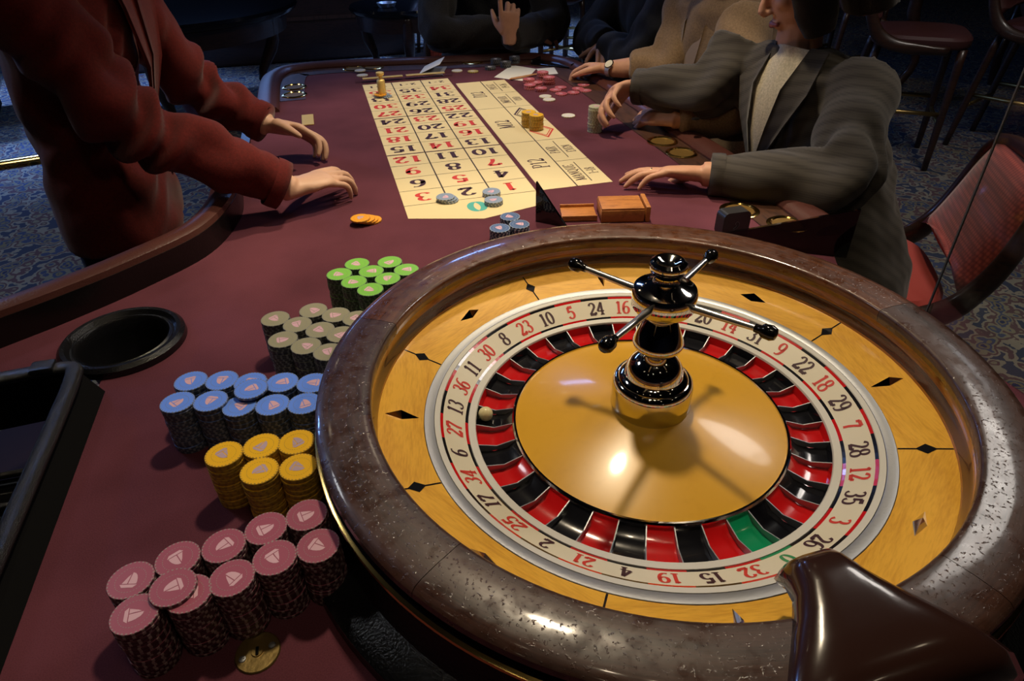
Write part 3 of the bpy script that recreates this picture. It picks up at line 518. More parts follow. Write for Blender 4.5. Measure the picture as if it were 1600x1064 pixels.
for r, hw, zc, zs in secs:
    for j in range(K):
        u = -1 + 2 * j / (K - 1); hm.v.append(tuple(er * (r + (0.003 if r < .35 else -0.004)) + et * (hw * u * 0.95) + Vector((0, 0, zs - 0.0025 + (zc - zs) * (1 - abs(u) ** 5) * 0.9))))
ns_ = len(secs)
for i in range(ns_ - 1):
    for j in range(K - 1):
        q = i * K + j; hm.f.append((q, q + 1, q + K + 1, q + K)[::-1]); hm.f.append((n0 + q, n0 + q + 1, n0 + q + K + 1, n0 + q + K))
def edge(a, b_): hm.f.append((a, b_, n0 + b_, n0 + a))
for j in range(K - 1): edge(j, j + 1); edge((ns_ - 1) * K + j + 1, (ns_ - 1) * K + j)
for i in range(ns_ - 1): edge((i + 1) * K, i * K); edge(i * K + K - 1, (i + 1) * K + K - 1)
hm.m = [0] * len(hm.f)
hs = hm.build('hood_shell', mat('hood_brown', (0.030, 0.012, 0.009), 0.20, coat=0.6, bump=(30, 0.05)), hd, 'all')
# ------------------------------------------------------------------ chips
CRAD = 0.0202; CH = 0.0034
def chip_meshes(name, col, spot, top=None, emb='emblem_pink'):  # edge colour darker than the face: shade on stack sides painted in
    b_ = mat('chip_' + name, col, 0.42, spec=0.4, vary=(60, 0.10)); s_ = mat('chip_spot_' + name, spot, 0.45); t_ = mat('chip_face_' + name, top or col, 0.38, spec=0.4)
    def base(full):
        m = MB(); n = 48
        prof = [(CRAD - 0.0004, 0), (CRAD, 0.0005), (CRAD, CH - 0.0005), (CRAD - 0.0004, CH)]
        m.lathe(prof, n); 
        for i in range(len(m.f)): 
            if (i // 3) % 3 == 0: m.m[i] = 1
        m.f.append(tuple(4 * i for i in range(n))[::-1]); m.m.append(0); m.f.append(tuple(4 * i + 3 for i in range(n))); m.m.append(2)
        if full:
            for k in range(32):
                a = 2 * PI * k / 32
                for (r0, r1, w_) in ((CRAD - 0.0018, CRAD - 0.0005, 0.045),) + (((0.0128, 0.0133, 0.05),) if True else ()):
                    m.add([(r * math.cos(a + s * w_), r * math.sin(a + s * w_), CH + 0.00012) for r in (r0, r1) for s in (-1, 1)], [(0, 1, 3, 2)], 1)
        return m.mesh('chip', [b_, s_, t_], True)
    return base(False), base(True), emb
E_ = {}
for nm, col in (('emblem_pink', (0.72, 0.43, 0.50)), ('emblem_lilac', (0.50, 0.36, 0.42)), ('emblem_white', (0.80, 0.72, 0.72))): mat(nm, col, 0.5)
def emblem(m):
    if m in E_: return E_[m]
    e = MB(); z = CH + 0.00016
    big = [(-.0004, -.0042), (-.0004, .0078)] + [(-.0004 + .0072 * math.sin(t) , .0078 - .0120 * (1 - math.cos(t)) ) for t in (0.35, 0.7, 1.05, 1.35)] + [(.0068, -.0042)]
    sml = [(-.0013, -.0042), (-.0013, .0060), (-.0032, .0030), (-.0062, -.0042)]
    hull = [(-.0075, -.0050), (.0078, -.0050), (.0050, -.0082), (-.0050, -.0082)]
    for P in (big, sml, hull): e.add([(x, y, z) for x, y in P], [tuple(range(len(P)))])
    E_[m] = e.mesh('emblem', m); return E_[m]
KINDS = {
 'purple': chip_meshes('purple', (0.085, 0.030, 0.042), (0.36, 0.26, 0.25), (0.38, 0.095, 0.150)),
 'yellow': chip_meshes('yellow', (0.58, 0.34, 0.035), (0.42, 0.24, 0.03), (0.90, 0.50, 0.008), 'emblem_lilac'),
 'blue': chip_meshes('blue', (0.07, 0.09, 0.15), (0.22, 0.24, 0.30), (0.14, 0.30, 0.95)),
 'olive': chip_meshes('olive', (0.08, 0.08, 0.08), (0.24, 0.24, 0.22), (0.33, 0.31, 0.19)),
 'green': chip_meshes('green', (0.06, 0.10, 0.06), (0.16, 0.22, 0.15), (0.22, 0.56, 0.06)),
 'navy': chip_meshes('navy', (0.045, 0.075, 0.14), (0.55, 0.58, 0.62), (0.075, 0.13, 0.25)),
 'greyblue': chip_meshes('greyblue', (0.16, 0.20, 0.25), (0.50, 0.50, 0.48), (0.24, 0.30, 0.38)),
 'orange': chip_meshes('orange', (0.70, 0.30, 0.02), (0.45, 0.22, 0.04), (0.82, 0.36, 0.02), 'emblem_lilac'),
 'pink': chip_meshes('pink', (0.42, 0.07, 0.08), (0.55, 0.25, 0.22), (0.50, 0.10, 0.13)),
 'white': chip_meshes('white', (0.72, 0.68, 0.56), (0.75, 0.50, 0.12), (0.78, 0.76, 0.68), 'emblem_white'),
 'smoke': chip_meshes('smoke', (0.050, 0.048, 0.050), (0.16, 0.16, 0.16), (0.085, 0.085, 0.09), 'emblem_white'),
 'amber': chip_meshes('amber', (0.52, 0.34, 0.05), (0.02, 0.02, 0.02), (0.62, 0.48, 0.16), 'emblem_white'),
 'sage': chip_meshes('sage', (0.38, 0.38, 0.24), (0.55, 0.52, 0.40), (0.45, 0.45, 0.30))}
rnd = random.Random(3)
ORD = 'second third fourth fifth sixth seventh eighth ninth tenth eleventh twelfth thirteenth fourteenth fifteenth sixteenth seventeenth eighteenth nineteenth twentieth'.split()
def chip(kind, loc, label, group, top=False, tilt=None):
    lo_, hi_, em_ = KINDS[kind]
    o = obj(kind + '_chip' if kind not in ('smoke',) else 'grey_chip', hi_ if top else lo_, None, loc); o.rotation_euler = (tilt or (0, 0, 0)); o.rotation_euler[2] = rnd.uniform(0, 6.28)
    tag(o, label, 'chip', group)
    if top: obj('emblem', emblem(em_), o)
    return o
COLOUR = {'greyblue': 'grey-blue', 'navy': 'navy', 'smoke': 'dark grey', 'olive': 'olive-grey', 'sage': 'pale sage'}
def stack(kind, px, n, where, jitter=0.0006, xy=None, z0=0.0):
    """a stack whose top face centre shows at px"""
    p = Vector((*xy, 0)) if xy else at(px[0], px[1], z0 + n * CH); cn = COLOUR.get(kind, kind)
    for i in range(n):
        t_ = i == n - 1
        chip(kind, (p.x + (0 if t_ else rnd.uniform(-jitter, jitter)), p.y + (0 if t_ else rnd.uniform(-jitter, jitter)), T + z0 + i * CH + 0.0002 * 0),
             'top chip of the %s' % where if t_ else '%s chip from the top in the %s' % (ORD[n - 2 - i], where), 'chips of the %s' % where, t_)
    return p
NTH = ['first', 'second', 'third', 'fourth', 'fifth']
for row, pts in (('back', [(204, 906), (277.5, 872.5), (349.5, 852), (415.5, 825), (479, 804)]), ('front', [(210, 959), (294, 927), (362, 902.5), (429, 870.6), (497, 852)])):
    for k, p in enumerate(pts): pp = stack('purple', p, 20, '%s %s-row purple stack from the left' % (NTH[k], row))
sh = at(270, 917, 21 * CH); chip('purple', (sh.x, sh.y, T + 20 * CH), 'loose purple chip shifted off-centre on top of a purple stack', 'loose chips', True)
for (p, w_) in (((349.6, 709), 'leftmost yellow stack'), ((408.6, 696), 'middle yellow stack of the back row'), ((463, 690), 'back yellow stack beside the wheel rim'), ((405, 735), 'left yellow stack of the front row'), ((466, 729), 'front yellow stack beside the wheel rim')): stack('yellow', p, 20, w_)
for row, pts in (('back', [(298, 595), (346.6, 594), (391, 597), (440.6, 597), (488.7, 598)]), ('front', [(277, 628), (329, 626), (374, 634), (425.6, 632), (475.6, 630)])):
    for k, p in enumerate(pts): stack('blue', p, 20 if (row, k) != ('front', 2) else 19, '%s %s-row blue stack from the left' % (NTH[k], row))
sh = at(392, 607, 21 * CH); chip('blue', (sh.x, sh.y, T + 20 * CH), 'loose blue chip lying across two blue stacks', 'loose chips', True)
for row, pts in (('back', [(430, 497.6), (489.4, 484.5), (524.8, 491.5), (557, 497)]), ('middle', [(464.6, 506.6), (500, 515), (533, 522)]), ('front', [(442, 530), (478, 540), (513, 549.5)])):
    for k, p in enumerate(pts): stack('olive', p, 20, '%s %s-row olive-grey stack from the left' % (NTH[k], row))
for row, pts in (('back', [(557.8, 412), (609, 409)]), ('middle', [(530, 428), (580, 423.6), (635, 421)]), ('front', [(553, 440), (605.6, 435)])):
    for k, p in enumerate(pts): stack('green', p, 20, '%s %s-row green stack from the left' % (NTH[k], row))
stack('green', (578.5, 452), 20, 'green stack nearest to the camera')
stack('navy', (797, 338), 7, 'far navy stack behind the wheel'); stack('navy', (811.5, 350), 7, 'right navy stack behind the wheel'); stack('navy', (781, 356), 7, 'left navy stack behind the wheel')
# bets on the layout
p = at(699, 310, 2 * CH); chip('greyblue', (p.x + .004, p.y - .001, T + .0008), 'bottom grey-blue chip of the bet between 2 and 3', 'grey-blue bet between 2 and 3')
chip('greyblue', (p.x + .001, p.y, T + .0008 + CH), 'middle grey-blue chip of the bet between 2 and 3', 'grey-blue bet between 2 and 3')
chip('greyblue', (p.x - .004, p.y + .002, T + .0008 + 2 * CH), 'top grey-blue chip of the bet between 2 and 3', 'grey-blue bet between 2 and 3', True)
for px, w_ in (((768, 299), 'grey-blue bet between 1 and 2'), ((771, 312), 'grey-blue bet on the zero line')):
    p = at(px[0], px[1], 3 * CH)
    for i in range(3): chip('greyblue', (p.x + rnd.uniform(-.0006, .0006), p.y, T + .0008 + i * CH), '%s chip of the %s' % (('bottom', 'middle', 'top')[i], w_), w_, i == 2)
for px, n, w_ in (((826, 174.5), 12, 'far yellow stack on the diamond squares'), ((838, 179), 12, 'near yellow stack on the diamond squares')): stack('yellow', px, n, w_, 0.0012, z0=0.0008)
for i, (x, y) in enumerate(((581, 342.5), (576, 344), (571, 345.5), (564, 347))):
    p = at(x, y, 0.004); chip('orange', (p.x, p.y, T + 0.0002 + i * 0.0034), '%s orange chip of the fanned row lying on the bare felt' % ('lowest', 'second', 'third', 'uppermost')[i], 'fanned orange chips on the felt', i == 3)
dp = at(597, 152, 0.0)
chip('greyblue', (dp.x + .012, dp.y - .002, T + .0008), 'bottom grey chip under the brass marker', 'chips under the brass marker'); chip('greyblue', (dp.x + .006, dp.y + .004, T + .0008 + CH), 'upper grey chip under the brass marker', 'chips under the brass marker')
chip('orange', (dp.x - .004, dp.y, T + .0008 + 2 * CH), 'single orange chip under the brass marker', 'chips under the brass marker')
dol = MB().lathe([(0.0, 0.0), (0.0125, 0.0), (0.0130, 0.002), (0.0130, 0.040), (0.0115, 0.043), (0.0060, 0.046), (0.0055, 0.052), (0.0120, 0.057), (0.0135, 0.062), (0.0120, 0.066), (0.0, 0.067)], 32)
tag(dol.build('win_marker', 'brass_satin', None, True, (dp.x + .002, dp.y + .003, T + .0008 + 3 * CH)), 'turned brass win marker standing on chips at the far end of the layout', 'marker')
# pink chips and loose ones in front of the tan jacket
PK = [((848, 112), 9, 'tallest pink stack'), ((826, 123), 6, 'left pink stack of the heap'), ((858, 120), 7, 'right tall pink stack'), ((838, 128), 4, 'pink stack just left of the heap centre'), ((828, 132), 4, 'front left pink stack of the heap'), ((845, 137), 3, 'low pink stack at the front of the heap')]
for px, n, w_ in PK: stack('pink', px, n, w_, 0.0012)
for i, (x, y) in enumerate(((868, 140), (877, 146), (876, 136), (903, 138), (912, 132), (915, 141), (896, 144))):
    p = at(x, y, CH); chip('pink', (p.x, p.y, T + 0.0001), 'single pink chip lying flat, number %s from the left beside the pink stacks' % ('one', 'two', 'three', 'four', 'five', 'six', 'seven')[i], 'loose pink chips', True)
for (x, y), k_, w_ in (((858, 155), 'white', 'flat white chip beside the pink heap'), ((852, 150), 'white', 'white and yellow chip tucked behind a white chip'), ((714, 110), 'white', 'white chip lying beside the folded card'), ((739, 111), 'amber', 'black and amber chip beside the white one near the far rail'), ((888, 180), 'white', 'white chip with yellow spots right of the layout'), ((563, 112), 'white', 'white chip leaning over a brass cup holder'), ((566, 117), 'white', 'white chip lying in front of a brass cup holder')):
    p = at(x, y, CH); chip(k_, (p.x, p.y, T + (0.0001 if (x, y) != (563, 112) else 0.0055)), w_, None or 'loose chips', True)
for px, n, w_ in (((775, 92), 6, 'tall dark grey stack at the far rail'), ((766, 104), 3, 'short dark grey stack at the far rail'), ((790, 96), 6, 'second dark grey stack at the far rail'), ((804, 88), 7, 'rightmost dark grey stack at the far rail')): stack('smoke', px, n, w_, 0.001)
# card, paper, pencil, tray
c0 = at(655, 117, 0); c1 = at(690, 117, 0); ax = (c1 - c0).normalized(); ay = Vector((-ax.y, ax.x, 0)); zz = Vector((0, 0, 1))
tent = thing('folded_card', 'small white folded card standing open near the far rail', 'card', c0)
def slab(name, a, b_, c, d, th, m, parent):
    n = (Vector(b_) - Vector(a)).cross(Vector(d) - Vector(a)).normalized() * th; P = [Vector(q) for q in (a, b_, c, d)]
    return MB().add(P + [q + n for q in P], [(3, 2, 1, 0), (4, 5, 6, 7), (0, 1, 5, 4), (1, 2, 6, 5), (2, 3, 7, 6), (3, 0, 4, 7)]).build(name, m, parent)
wv, dv = ax * 0.085, ay * 0.12
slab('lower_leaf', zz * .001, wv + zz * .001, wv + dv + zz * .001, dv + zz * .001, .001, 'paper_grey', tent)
slab('upper_leaf', zz * .0025, ax * .078 + zz * .036, dv + ax * .078 + zz * .036, dv + zz * .0025, .0008, 'paper', tent)
pp = [at(*q, 0) for q in ((772, 121), (800, 102), (838, 108), (866, 106), (872, 116), (820, 127), (800, 125))]
pa = MB(); pa.prism([(q.x, q.y) for q in (pp[0], pp[1], pp[2], pp[5], pp[6])], T + 0.0004, T + 0.0011); tag(pa.build('paper_sheet', 'paper'), 'white paper sheet lying behind the pink chips', 'paper')
pa = MB(); a_ = at(838, 108, 0); pa.prism([(q.x, q.y) for q in (pp[2], pp[3], pp[4], at(845, 118, 0))], T + 0.0012, T + 0.0018); tag(pa.build('score_card', 'paper'), 'white score card overlapping the paper sheet by the watch hand', 'paper')
a_, b_ = at(795, 124, .006), at(838, 116, .006); d_ = (b_ - a_).normalized()
pe = thing('pencil', 'brown wooden pencil lying on the white paper sheet', 'pencil')
o_ = MB(); o_.tube([a_ + d_ * .012, b_], [.0036, .0036], 6); o_.build('pencil_shaft', 'pencil_wood', pe); o_ = MB(); o_.tube([a_ + d_ * .012, a_ + d_ * .002, a_], [.0036, .0009, .0003], 6); o_.build('pencil_tip', 'box_wood', pe)
q_ = at(868, 100, 0.004); 
tray = thing('bill_tray', 'small black tray catching blue light beside the watch hand', 'tray', (q_.x, q_.y, T), -0.75)
MB().box((0, 0, .004), (.17, .075, .006), bev=.002).build('tray_base', 'black_gloss', tray)
for sx in (-1, 1): MB().box((sx * .082, 0, .012), (.006, .075, .012), bev=.001).build('tray_side', 'black_gloss', tray)
# wooden boxes by the wheel
wb = thing('wooden_box', 'orange-brown wooden card box with a raised lip at its right end', 'box')
A_, B_ = at(938, 349, 0), at(1016, 347, 0); ux = (B_ - A_).normalized(); uy = Vector((-ux.y, ux.x, 0)); rz_ = math.atan2(ux.y, ux.x); Lw = (B_ - A_).length
wb.location = (A_ + B_) / 2 + uy * .035; wb.rotation_euler = (0, 0, rz_)
MB().box((-.006, 0, .014), (Lw - .014, .07, .026), bev=.003).build('box_body', 'box_wood', wb, True); MB().box((-.006, 0, .0285), (Lw - .016, .066, .004), bev=.0012).build('sliding_lid', 'box_wood', wb, True); MB().box((Lw / 2 - .006, 0, .017), (.010, .072, .033), bev=.003).build('end_lip', 'box_wood', wb, True)
wl = thing('wooden_tray', 'low flat wooden tray left of the wooden card box', 'tray'); wl.location = at(905, 343, 0) + uy * .02; wl.rotation_euler = (0, 0, rz_)
MB().box((0, 0, .004), (.072, .062, .006), bev=.0015).build('tray_bottom', 'box_wood', wl, True)
for s_ in (-1, 1): MB().box((0, s_ * .029, .009), (.072, .004, .008), bev=.001).build('tray_edge', 'box_wood', wl, True)
# black rounded card holder with a small emblem
bk = at(1141, 366, 0); ch_ = thing('card_holder', 'black rounded block with a small silver emblem behind the wheel', 'holder', (bk.x, bk.y, T), 0.0)
bm_ = MB(); pr_ = []
for cx, cz, a0 in ((.019, .012, -90), (.019, .040, 0), (-.019, .040, 90), (-.019, .012, 180)): pr_ += [(cx + .010 * math.cos(math.radians(a0 + 15 * i)), cz + .012 * math.sin(math.radians(a0 + 15 * i))) for i in range(7)]
n_ = len(pr_); bm_.add([(x, -.014, z) for x, z in pr_] + [(x, .014, z) for x, z in pr_], [tuple(range(n_)), tuple(range(n_, 2 * n_))[::-1]] + [(i, n_ + i, n_ + (i + 1) % n_, (i + 1) % n_) for i in range(n_)])
bm_.build('holder_body', mat('holder_black', (0.020, 0.020, 0.022), 0.35), ch_, True)
lg = MB(); lg.tube([(-.004, -.0146, .016), (.002, -.0146, .020), (.006, -.0146, .028), (.001, -.0146, .033), (-.003, -.0146, .029), (.000, -.0146, .024), (-.006, -.0146, .019)], [.0005] * 7, 6, smooth=4); lg.build('silver_emblem', 'steel_satin', ch_)
# acrylic wings either side of the wheel and the tall clear screen
def wing(name, label, base0, base1, h):
    a, b_ = Vector(base0), Vector(base1); n = (b_ - a).cross(Vector((0, 0, 1))).normalized() * .003; z = Vector((0, 0, h))
    P = [a - n, b_ - n, a + z - n, a + n, b_ + n, a + z + n]
    tag(MB().add(P, [(0, 1, 2), (5, 4, 3), (0, 3, 4, 1), (1, 4, 5, 2), (2, 5, 3, 0)]).build(name, 'smoked_acrylic'), label, 'screen')
wing('acrylic_wing', 'smoked acrylic wing standing left of the wooden tray', at(838, 345, 0), at(887, 356, 0), .085)
wing('acrylic_wing', 'smoked acrylic wing standing right of the wheel below the grey jacket', at(1322, 402, 0), at(1075, 374, 0), .095)
g0 = at(1446, 478, 0.04); scr = thing('clear_screen', 'tall clear acrylic screen standing at the right of the wheel', 'screen', (g0.x, g0.y, T))
MB().box((0.006, -.15, .45), (.006, .30, .88)).build('acrylic_pane', 'clear_acrylic', scr); MB().box((0.006, -.0005, .45), (.0030, .002, .88)).build('polished_edge', mat('edge_grey', (.10, .10, .10), .3), scr)
for y_ in (-.06, -.24): MB().box((0.006, y_, .008), (.024, .03, .014), bev=.002).build('foot_clip', 'black_plastic', scr)
# ------------------------------------------------------------------ chip sorter: hopper ring, frame, tubes
cs = thing('chip_sorter', 'black chip sorting machine with round hopper and frame at the dealer side', 'chip machine', (0, 0, 0))
hp = MB().lathe([(0.0, -0.115), (0.030, -0.115), (0.052, -0.06), (0.062, -0.012), (0.0635, 0.006), (0.067, 0.0105), (0.070, 0.008), (0.073, 0.008), (0.078, 0.015), (0.084, 0.0155), (0.0895, 0.010), (0.0905, 0.0005)], 64, (hole_c.x, hole_c.y, T)); hp.build('hopper', 'black_plastic', cs, True)
fr_ = MB(); fp = [(-0.95, -0.530, T + .034), (-0.72, -0.508, T + .036), (-0.600, -0.497, T + .037), (-0.545, -0.494, T + .037), (-0.520, -0.500, T + .037), (-0.514, -0.525, T + .037), (-0.512, -0.60, T + .037), (-0.512, -0.85, T + .037), (-0.512, -1.25, T + .037)]
fr_.tube(fp, [(.011, .008)] * len(fp), 14, smooth=6, up=(0, 0, 1)); fr_.build('frame', mat('carbon_black', (0.012, 0.012, 0.013), 0.25, bump=(900, 0.6)), cs, 'all')
MB().add([(-.514, -.50, T + .030), (-.488, -.515, T + .001), (-.490, -1.25, T + .001), (-.512, -1.25, T + .030), (-.520, -.50, T - .12), (-.520, -1.25, T - .12)], [(0, 1, 2, 3), (0, 3, 5, 4)]).build('side_skirt', 'black_matt', cs)
MB().add([(-.52, -.50, T + .033), (-.95, -.535, T + .030), (-.95, -.52, T - .05), (-.52, -.485, T - .05)], [(0, 1, 2, 3)]).build('front_skirt', 'black_matt', cs)
MB().box((-.556, -.495, T + .043), (.030, .024, .010), bev=.004).build('frame_clip', 'carbon_black', cs, True)
for i in range(6):
    y_ = -.60 - i * .062; tu = MB(); tu.lathe([(.026, -.17), (.026, .17)], 14, (0, 0, 0), a0=PI, a1=2 * PI)
    tu.v = [(-.70 + z, y_ + x, T - .075 + y) for x, y, z in tu.v]; tu.build('chip_tube', 'black_gloss', cs, True)
    MB().box((-.70, y_ + .031, T - .072), (.34, .008, .008), bev=.002).build('tube_divider', 'carbon_black', cs)
MB().box((-.70, -.78, T - .108), (.36, .44, .012)).build('tube_bed', 'black_matt', cs)
MB().tube([(-.80, -.84, 0.001), (-.80, -.84, T - .114)], [.03, .03], 16).build('support_post', 'black_matt', cs)
st = thing('dealer_stool', 'round dark purple stool below the chip sorter', 'stool', (-0.73, -0.25, 0))
MB().lathe([(0, .40), (.17, .40), (.185, .42), (.185, .45), (.17, .47), (0, .475)], 40).build('seat', mat('stool_purple', (.022, .012, .022), .7, spec=.1), st, True); MB().lathe([(.02, .03), (.02, .40)], 16).build('stem', 'chrome', st, True); MB().lathe([(.0, .04), (.05, .035), (.18, .012), (.18, .001), (0, .001)], 32).build('base', 'black_gloss', st, True)
# ------------------------------------------------------------------ people
def V(*a): return Vector(a)
def P(x, y, z): return Vector((x, y, T + z))
def shrink(mb, name, voxel, mats, parent=None, it=6, fac=0.5, fold=None):
    """weld overlapping closed shapes into one continuous smooth surface"""
    tmp = mb.build('tmp', mats); md = tmp.modifiers.new('r', 'REMESH'); md.mode = 'VOXEL'; md.voxel_size = voxel; md.use_smooth_shade = True
    if it: sm_ = tmp.modifiers.new('s', 'SMOOTH'); sm_.iterations = it; sm_.factor = fac
    dg = bpy.context.evaluated_depsgraph_get(); me = bpy.data.meshes.new_from_object(tmp.evaluated_get(dg)); old = tmp.data
    bpy.data.objects.remove(tmp); bpy.data.meshes.remove(old); me.name = name; me.materials.clear()
    for q in (mats if isinstance(mats, list) else [mats]): me.materials.append(MATS[q])
    n = len(me.vertices); co = np.empty(n * 3); me.vertices.foreach_get('co', co); co = co.reshape(-1, 3)
    if fold is not None:
        no = np.empty(n * 3); me.vertices.foreach_get('normal', no); co += no.reshape(-1, 3) * fold(co)[:, None]; me.vertices.foreach_set('co', co.ravel())
    me.polygons.foreach_set('use_smooth', [True] * len(me.polygons)); me.polygons.foreach_set('material_index', [0] * len(me.polygons)); me.update()
    return obj(name, me, parent)
def folds(amp, joints, seed=0):
    """soft cloth creases: broad waves everywhere, tighter ones close to the joints"""
    def f(co):
        w = np.sin(co @ np.array([41., 27, 33]) + 1.7 * np.sin(co @ np.array([9., -14, 11]) + seed)) * amp * .28 + np.sin(co @ np.array([-13., 29, 37]) + seed * 2 + 1.3 * np.sin(co @ np.array([17., 5, -19]))) * amp * .22
        for j, r, k in joints:
            d = co - np.array(j); q = np.exp(-(d ** 2).sum(1) / (r * r)); ax = np.array(k); w += q * amp * 1.5 * np.sin(d @ ax + 2.0 * np.sin(d @ np.array([21., 33, -18])))
        return w
    return f
def hand(mb, wrist, d, n, thumb, curl, spread=.06, scale=1.0, tcurl=.3, point=None):
    """palm, four unequal bent fingers and a thumb from the side of the palm; n points out of the palm"""
    d = d.normalized(); n = (n - d * n.dot(d)).normalized(); s = d.cross(n).normalized() * thumb; k = scale
    mb.tube([wrist - d * .02, wrist + d * .012, wrist + d * .04 * k, wrist + d * .070 * k, wrist + d * .090 * k], [(.024 * k, .0185 * k), (.027 * k, .018 * k), (.037 * k, .0165 * k), (.040 * k, .0135 * k), (.035 * k, .009 * k)], 16, up=n, smooth=3)
    for i, (o, b_, L_) in enumerate(((.030, .084, (.042, .025, .020)), (.0105, .089, (.046, .029, .021)), (-.010, .086, (.042, .027, .020)), (-.029, .077, (.033, .020, .018)))):
        c = curl[i] if isinstance(curl[0], (tuple, list)) else curl
        if point is not None and i == 0: c = point
        p = wrist + d * ((b_ - .012) * k) + s * (o * k); pts = [p]; ang = 0.0; dd = (d + s * (spread * (o / .03))).normalized(); r = (.0092, .0090, .0082, .0074)[0 if i < 3 else 0] * (1 if i < 3 else .86) * k
        for q in range(3):
            ang += c[q]; di = dd * math.cos(ang) + n * math.sin(ang); pts.append(pts[-1] + di * (L_[q] + (.012 if q == 0 else 0)) * k)
        mb.tube(pts, [r * 1.06, r, r * .9, r * .66], 10, smooth=3); mb.ball(pts[-1], r * .70, 10)
    tb_ = wrist + d * .022 * k + s * .020 * k; td = (d * .62 + s * .70 + n * .35).normalized(); t2 = (td * .8 + d * tcurl + n * tcurl * .6).normalized(); t3 = (t2 + d * tcurl * .6 + n * tcurl * .4).normalized()
    pts = [tb_, tb_ + td * .040 * k, tb_ + td * .040 * k + t2 * .032 * k, tb_ + td * .040 * k + t2 * .032 * k + t3 * .024 * k]
    mb.tube(pts, [.0165 * k, .0125 * k, .0098 * k, .0070 * k], 12, smooth=3); mb.ball(pts[-1], .0072 * k, 10)
def head(mb, c, fwd, up=V(0, 0, 1)):
    f = fwd.normalized(); u = (up - f * up.dot(f)).normalized(); s = f.cross(u)
    A = (s, f, u); q = lambda x, y, z: c + s * x + f * y + u * z
    mb.ball(q(0, -.012, .028), (.073, .092, .088), 20, axes=A); mb.ball(q(0, .018, -.020), (.062, .070, .082), 20, axes=A); mb.ball(q(0, .052, -.082), (.030, .026, .024), 14, axes=A); mb.ball(q(0, .030, -.06), (.050, .050, .045), 14, axes=A)
    mb.tube([q(0, .080, .030), q(0, .092, .008), q(0, .106, -.016), q(0, .094, -.026)], [.007, .009, .012, .008], 10, smooth=2)
    for e in (-1, 1):
        mb.ball(q(e * .032, .062, -.008), (.024, .020, .018), 12, axes=A); mb.ball(q(e * .030, .076, .036), (.020, .010, .008), 10, axes=A); mb.ball(q(e * .010, .094, -.022), .0075, 8); mb.ball(q(e * .073, -.010, -.004), (.008, .016, .028), 12, axes=A)
    mb.ball(q(0, .082, -.048), (.023, .012, .007), 12, axes=A); mb.ball(q(0, .080, -.060), (.020, .011, .007), 12, axes=A)
    return q, A
def face_parts(body, q, A, male=False):
    for e in (-1, 1):
        o = MB().ball(q(e * .031, .074, .016), (.0125, .008, .007), 14, axes=A).build('eye', 'eye_white', body, 'all'); MB().ball(q(e * .031, .0805, .016), (.005, .003, .005), 10, axes=A).build('iris', 'eye_dark', o, 'all')
        MB().tube([q(e * .014, .090, .038), q(e * .032, .089, .043), q(e * .050, .074, .038)], [.003, .0036, .002], 8, smooth=3).build('eyebrow', 'hair_dark', body, 'all')
    MB().tube([q(-.024, .083, -.053), q(0, .0945, -.051), q(.024, .083, -.053)], [(.004, .004), (.0052, .008), (.004, .004)], 10, smooth=4).build('lips', 'lips', body, 'all')
def loft(mb, secs, lat, front, seg=28, pw=2.5):
    """torso shell: sections (centre, half width, half depth) with a squarish oval outline"""
    o = len(mb.v)
    for c, hw, hd in secs:
        for k in range(seg):
            a = 2 * PI * k / seg; ca, sa = math.cos(a), math.sin(a); x = math.copysign(abs(ca) ** (2 / pw), ca) * hw; y = math.copysign(abs(sa) ** (2 / pw), sa) * hd
            mb.v.append(tuple(Vector(c) + lat * x + front * y))
    n = len(secs)
    for i in range(n - 1):
        for k in range(seg): mb.f.append((o + i * seg + k, o + i * seg + (k + 1) % seg, o + (i + 1) * seg + (k + 1) % seg, o + (i + 1) * seg + k)); mb.m.append(0)
    mb.f.append(tuple(o + k for k in range(seg))[::-1]); mb.f.append(tuple(o + (n - 1) * seg + k for k in range(seg))); mb.m += [0, 0]
def patch(name, pts, th, m, parent, nrm):
    """a sheet of cloth through a grid of points, thickened along nrm"""
    R_, C_ = len(pts), len(pts[0]); n = Vector(nrm).normalized() * th; mb = MB(); vs = [Vector(p) for r in pts for p in r]; N_ = len(vs)
    mb.v = [tuple(p) for p in vs] + [tuple(p + n) for p in vs]; q = lambda i, j: i * C_ + j
    for i in range(R_ - 1):
        for j in range(C_ - 1): mb.f += [(q(i, j), q(i, j + 1), q(i + 1, j + 1), q(i + 1, j)), (N_ + q(i, j), N_ + q(i + 1, j), N_ + q(i + 1, j + 1), N_ + q(i, j + 1))]
    b_ = [q(0, j) for j in range(C_)] + [q(i, C_ - 1) for i in range(1, R_)] + [q(R_ - 1, j) for j in range(C_ - 2, -1, -1)] + [q(i, 0) for i in range(R_ - 2, 0, -1)]
    for i in range(len(b_)): a, c = b_[i], b_[(i + 1) % len(b_)]; mb.f.append((a, c, N_ + c, N_ + a))
    mb.m = [0] * len(mb.f); o = mb.build(name, m, parent, 'all'); sd = o.modifiers.new('s', 'SUBSURF'); sd.levels = sd.render_levels = 2; return o
def arm(mb, sh, el, wr, r=(.05, .045, .038, .034, .027)):
    mb.tube([sh, sh.lerp(el, .5), el, el.lerp(wr, .5), wr], [r[0], r[1], r[2], r[3], r[4]], 14, smooth=3)
def sleeve(mb, sh, el, wr, r=(.078, .068, .062, .057, .047), end=1.0):
    w = el.lerp(wr, end); mb.tube([sh, sh.lerp(el, .5), el, el.lerp(w, .5), w], list(r), 18, smooth=4)
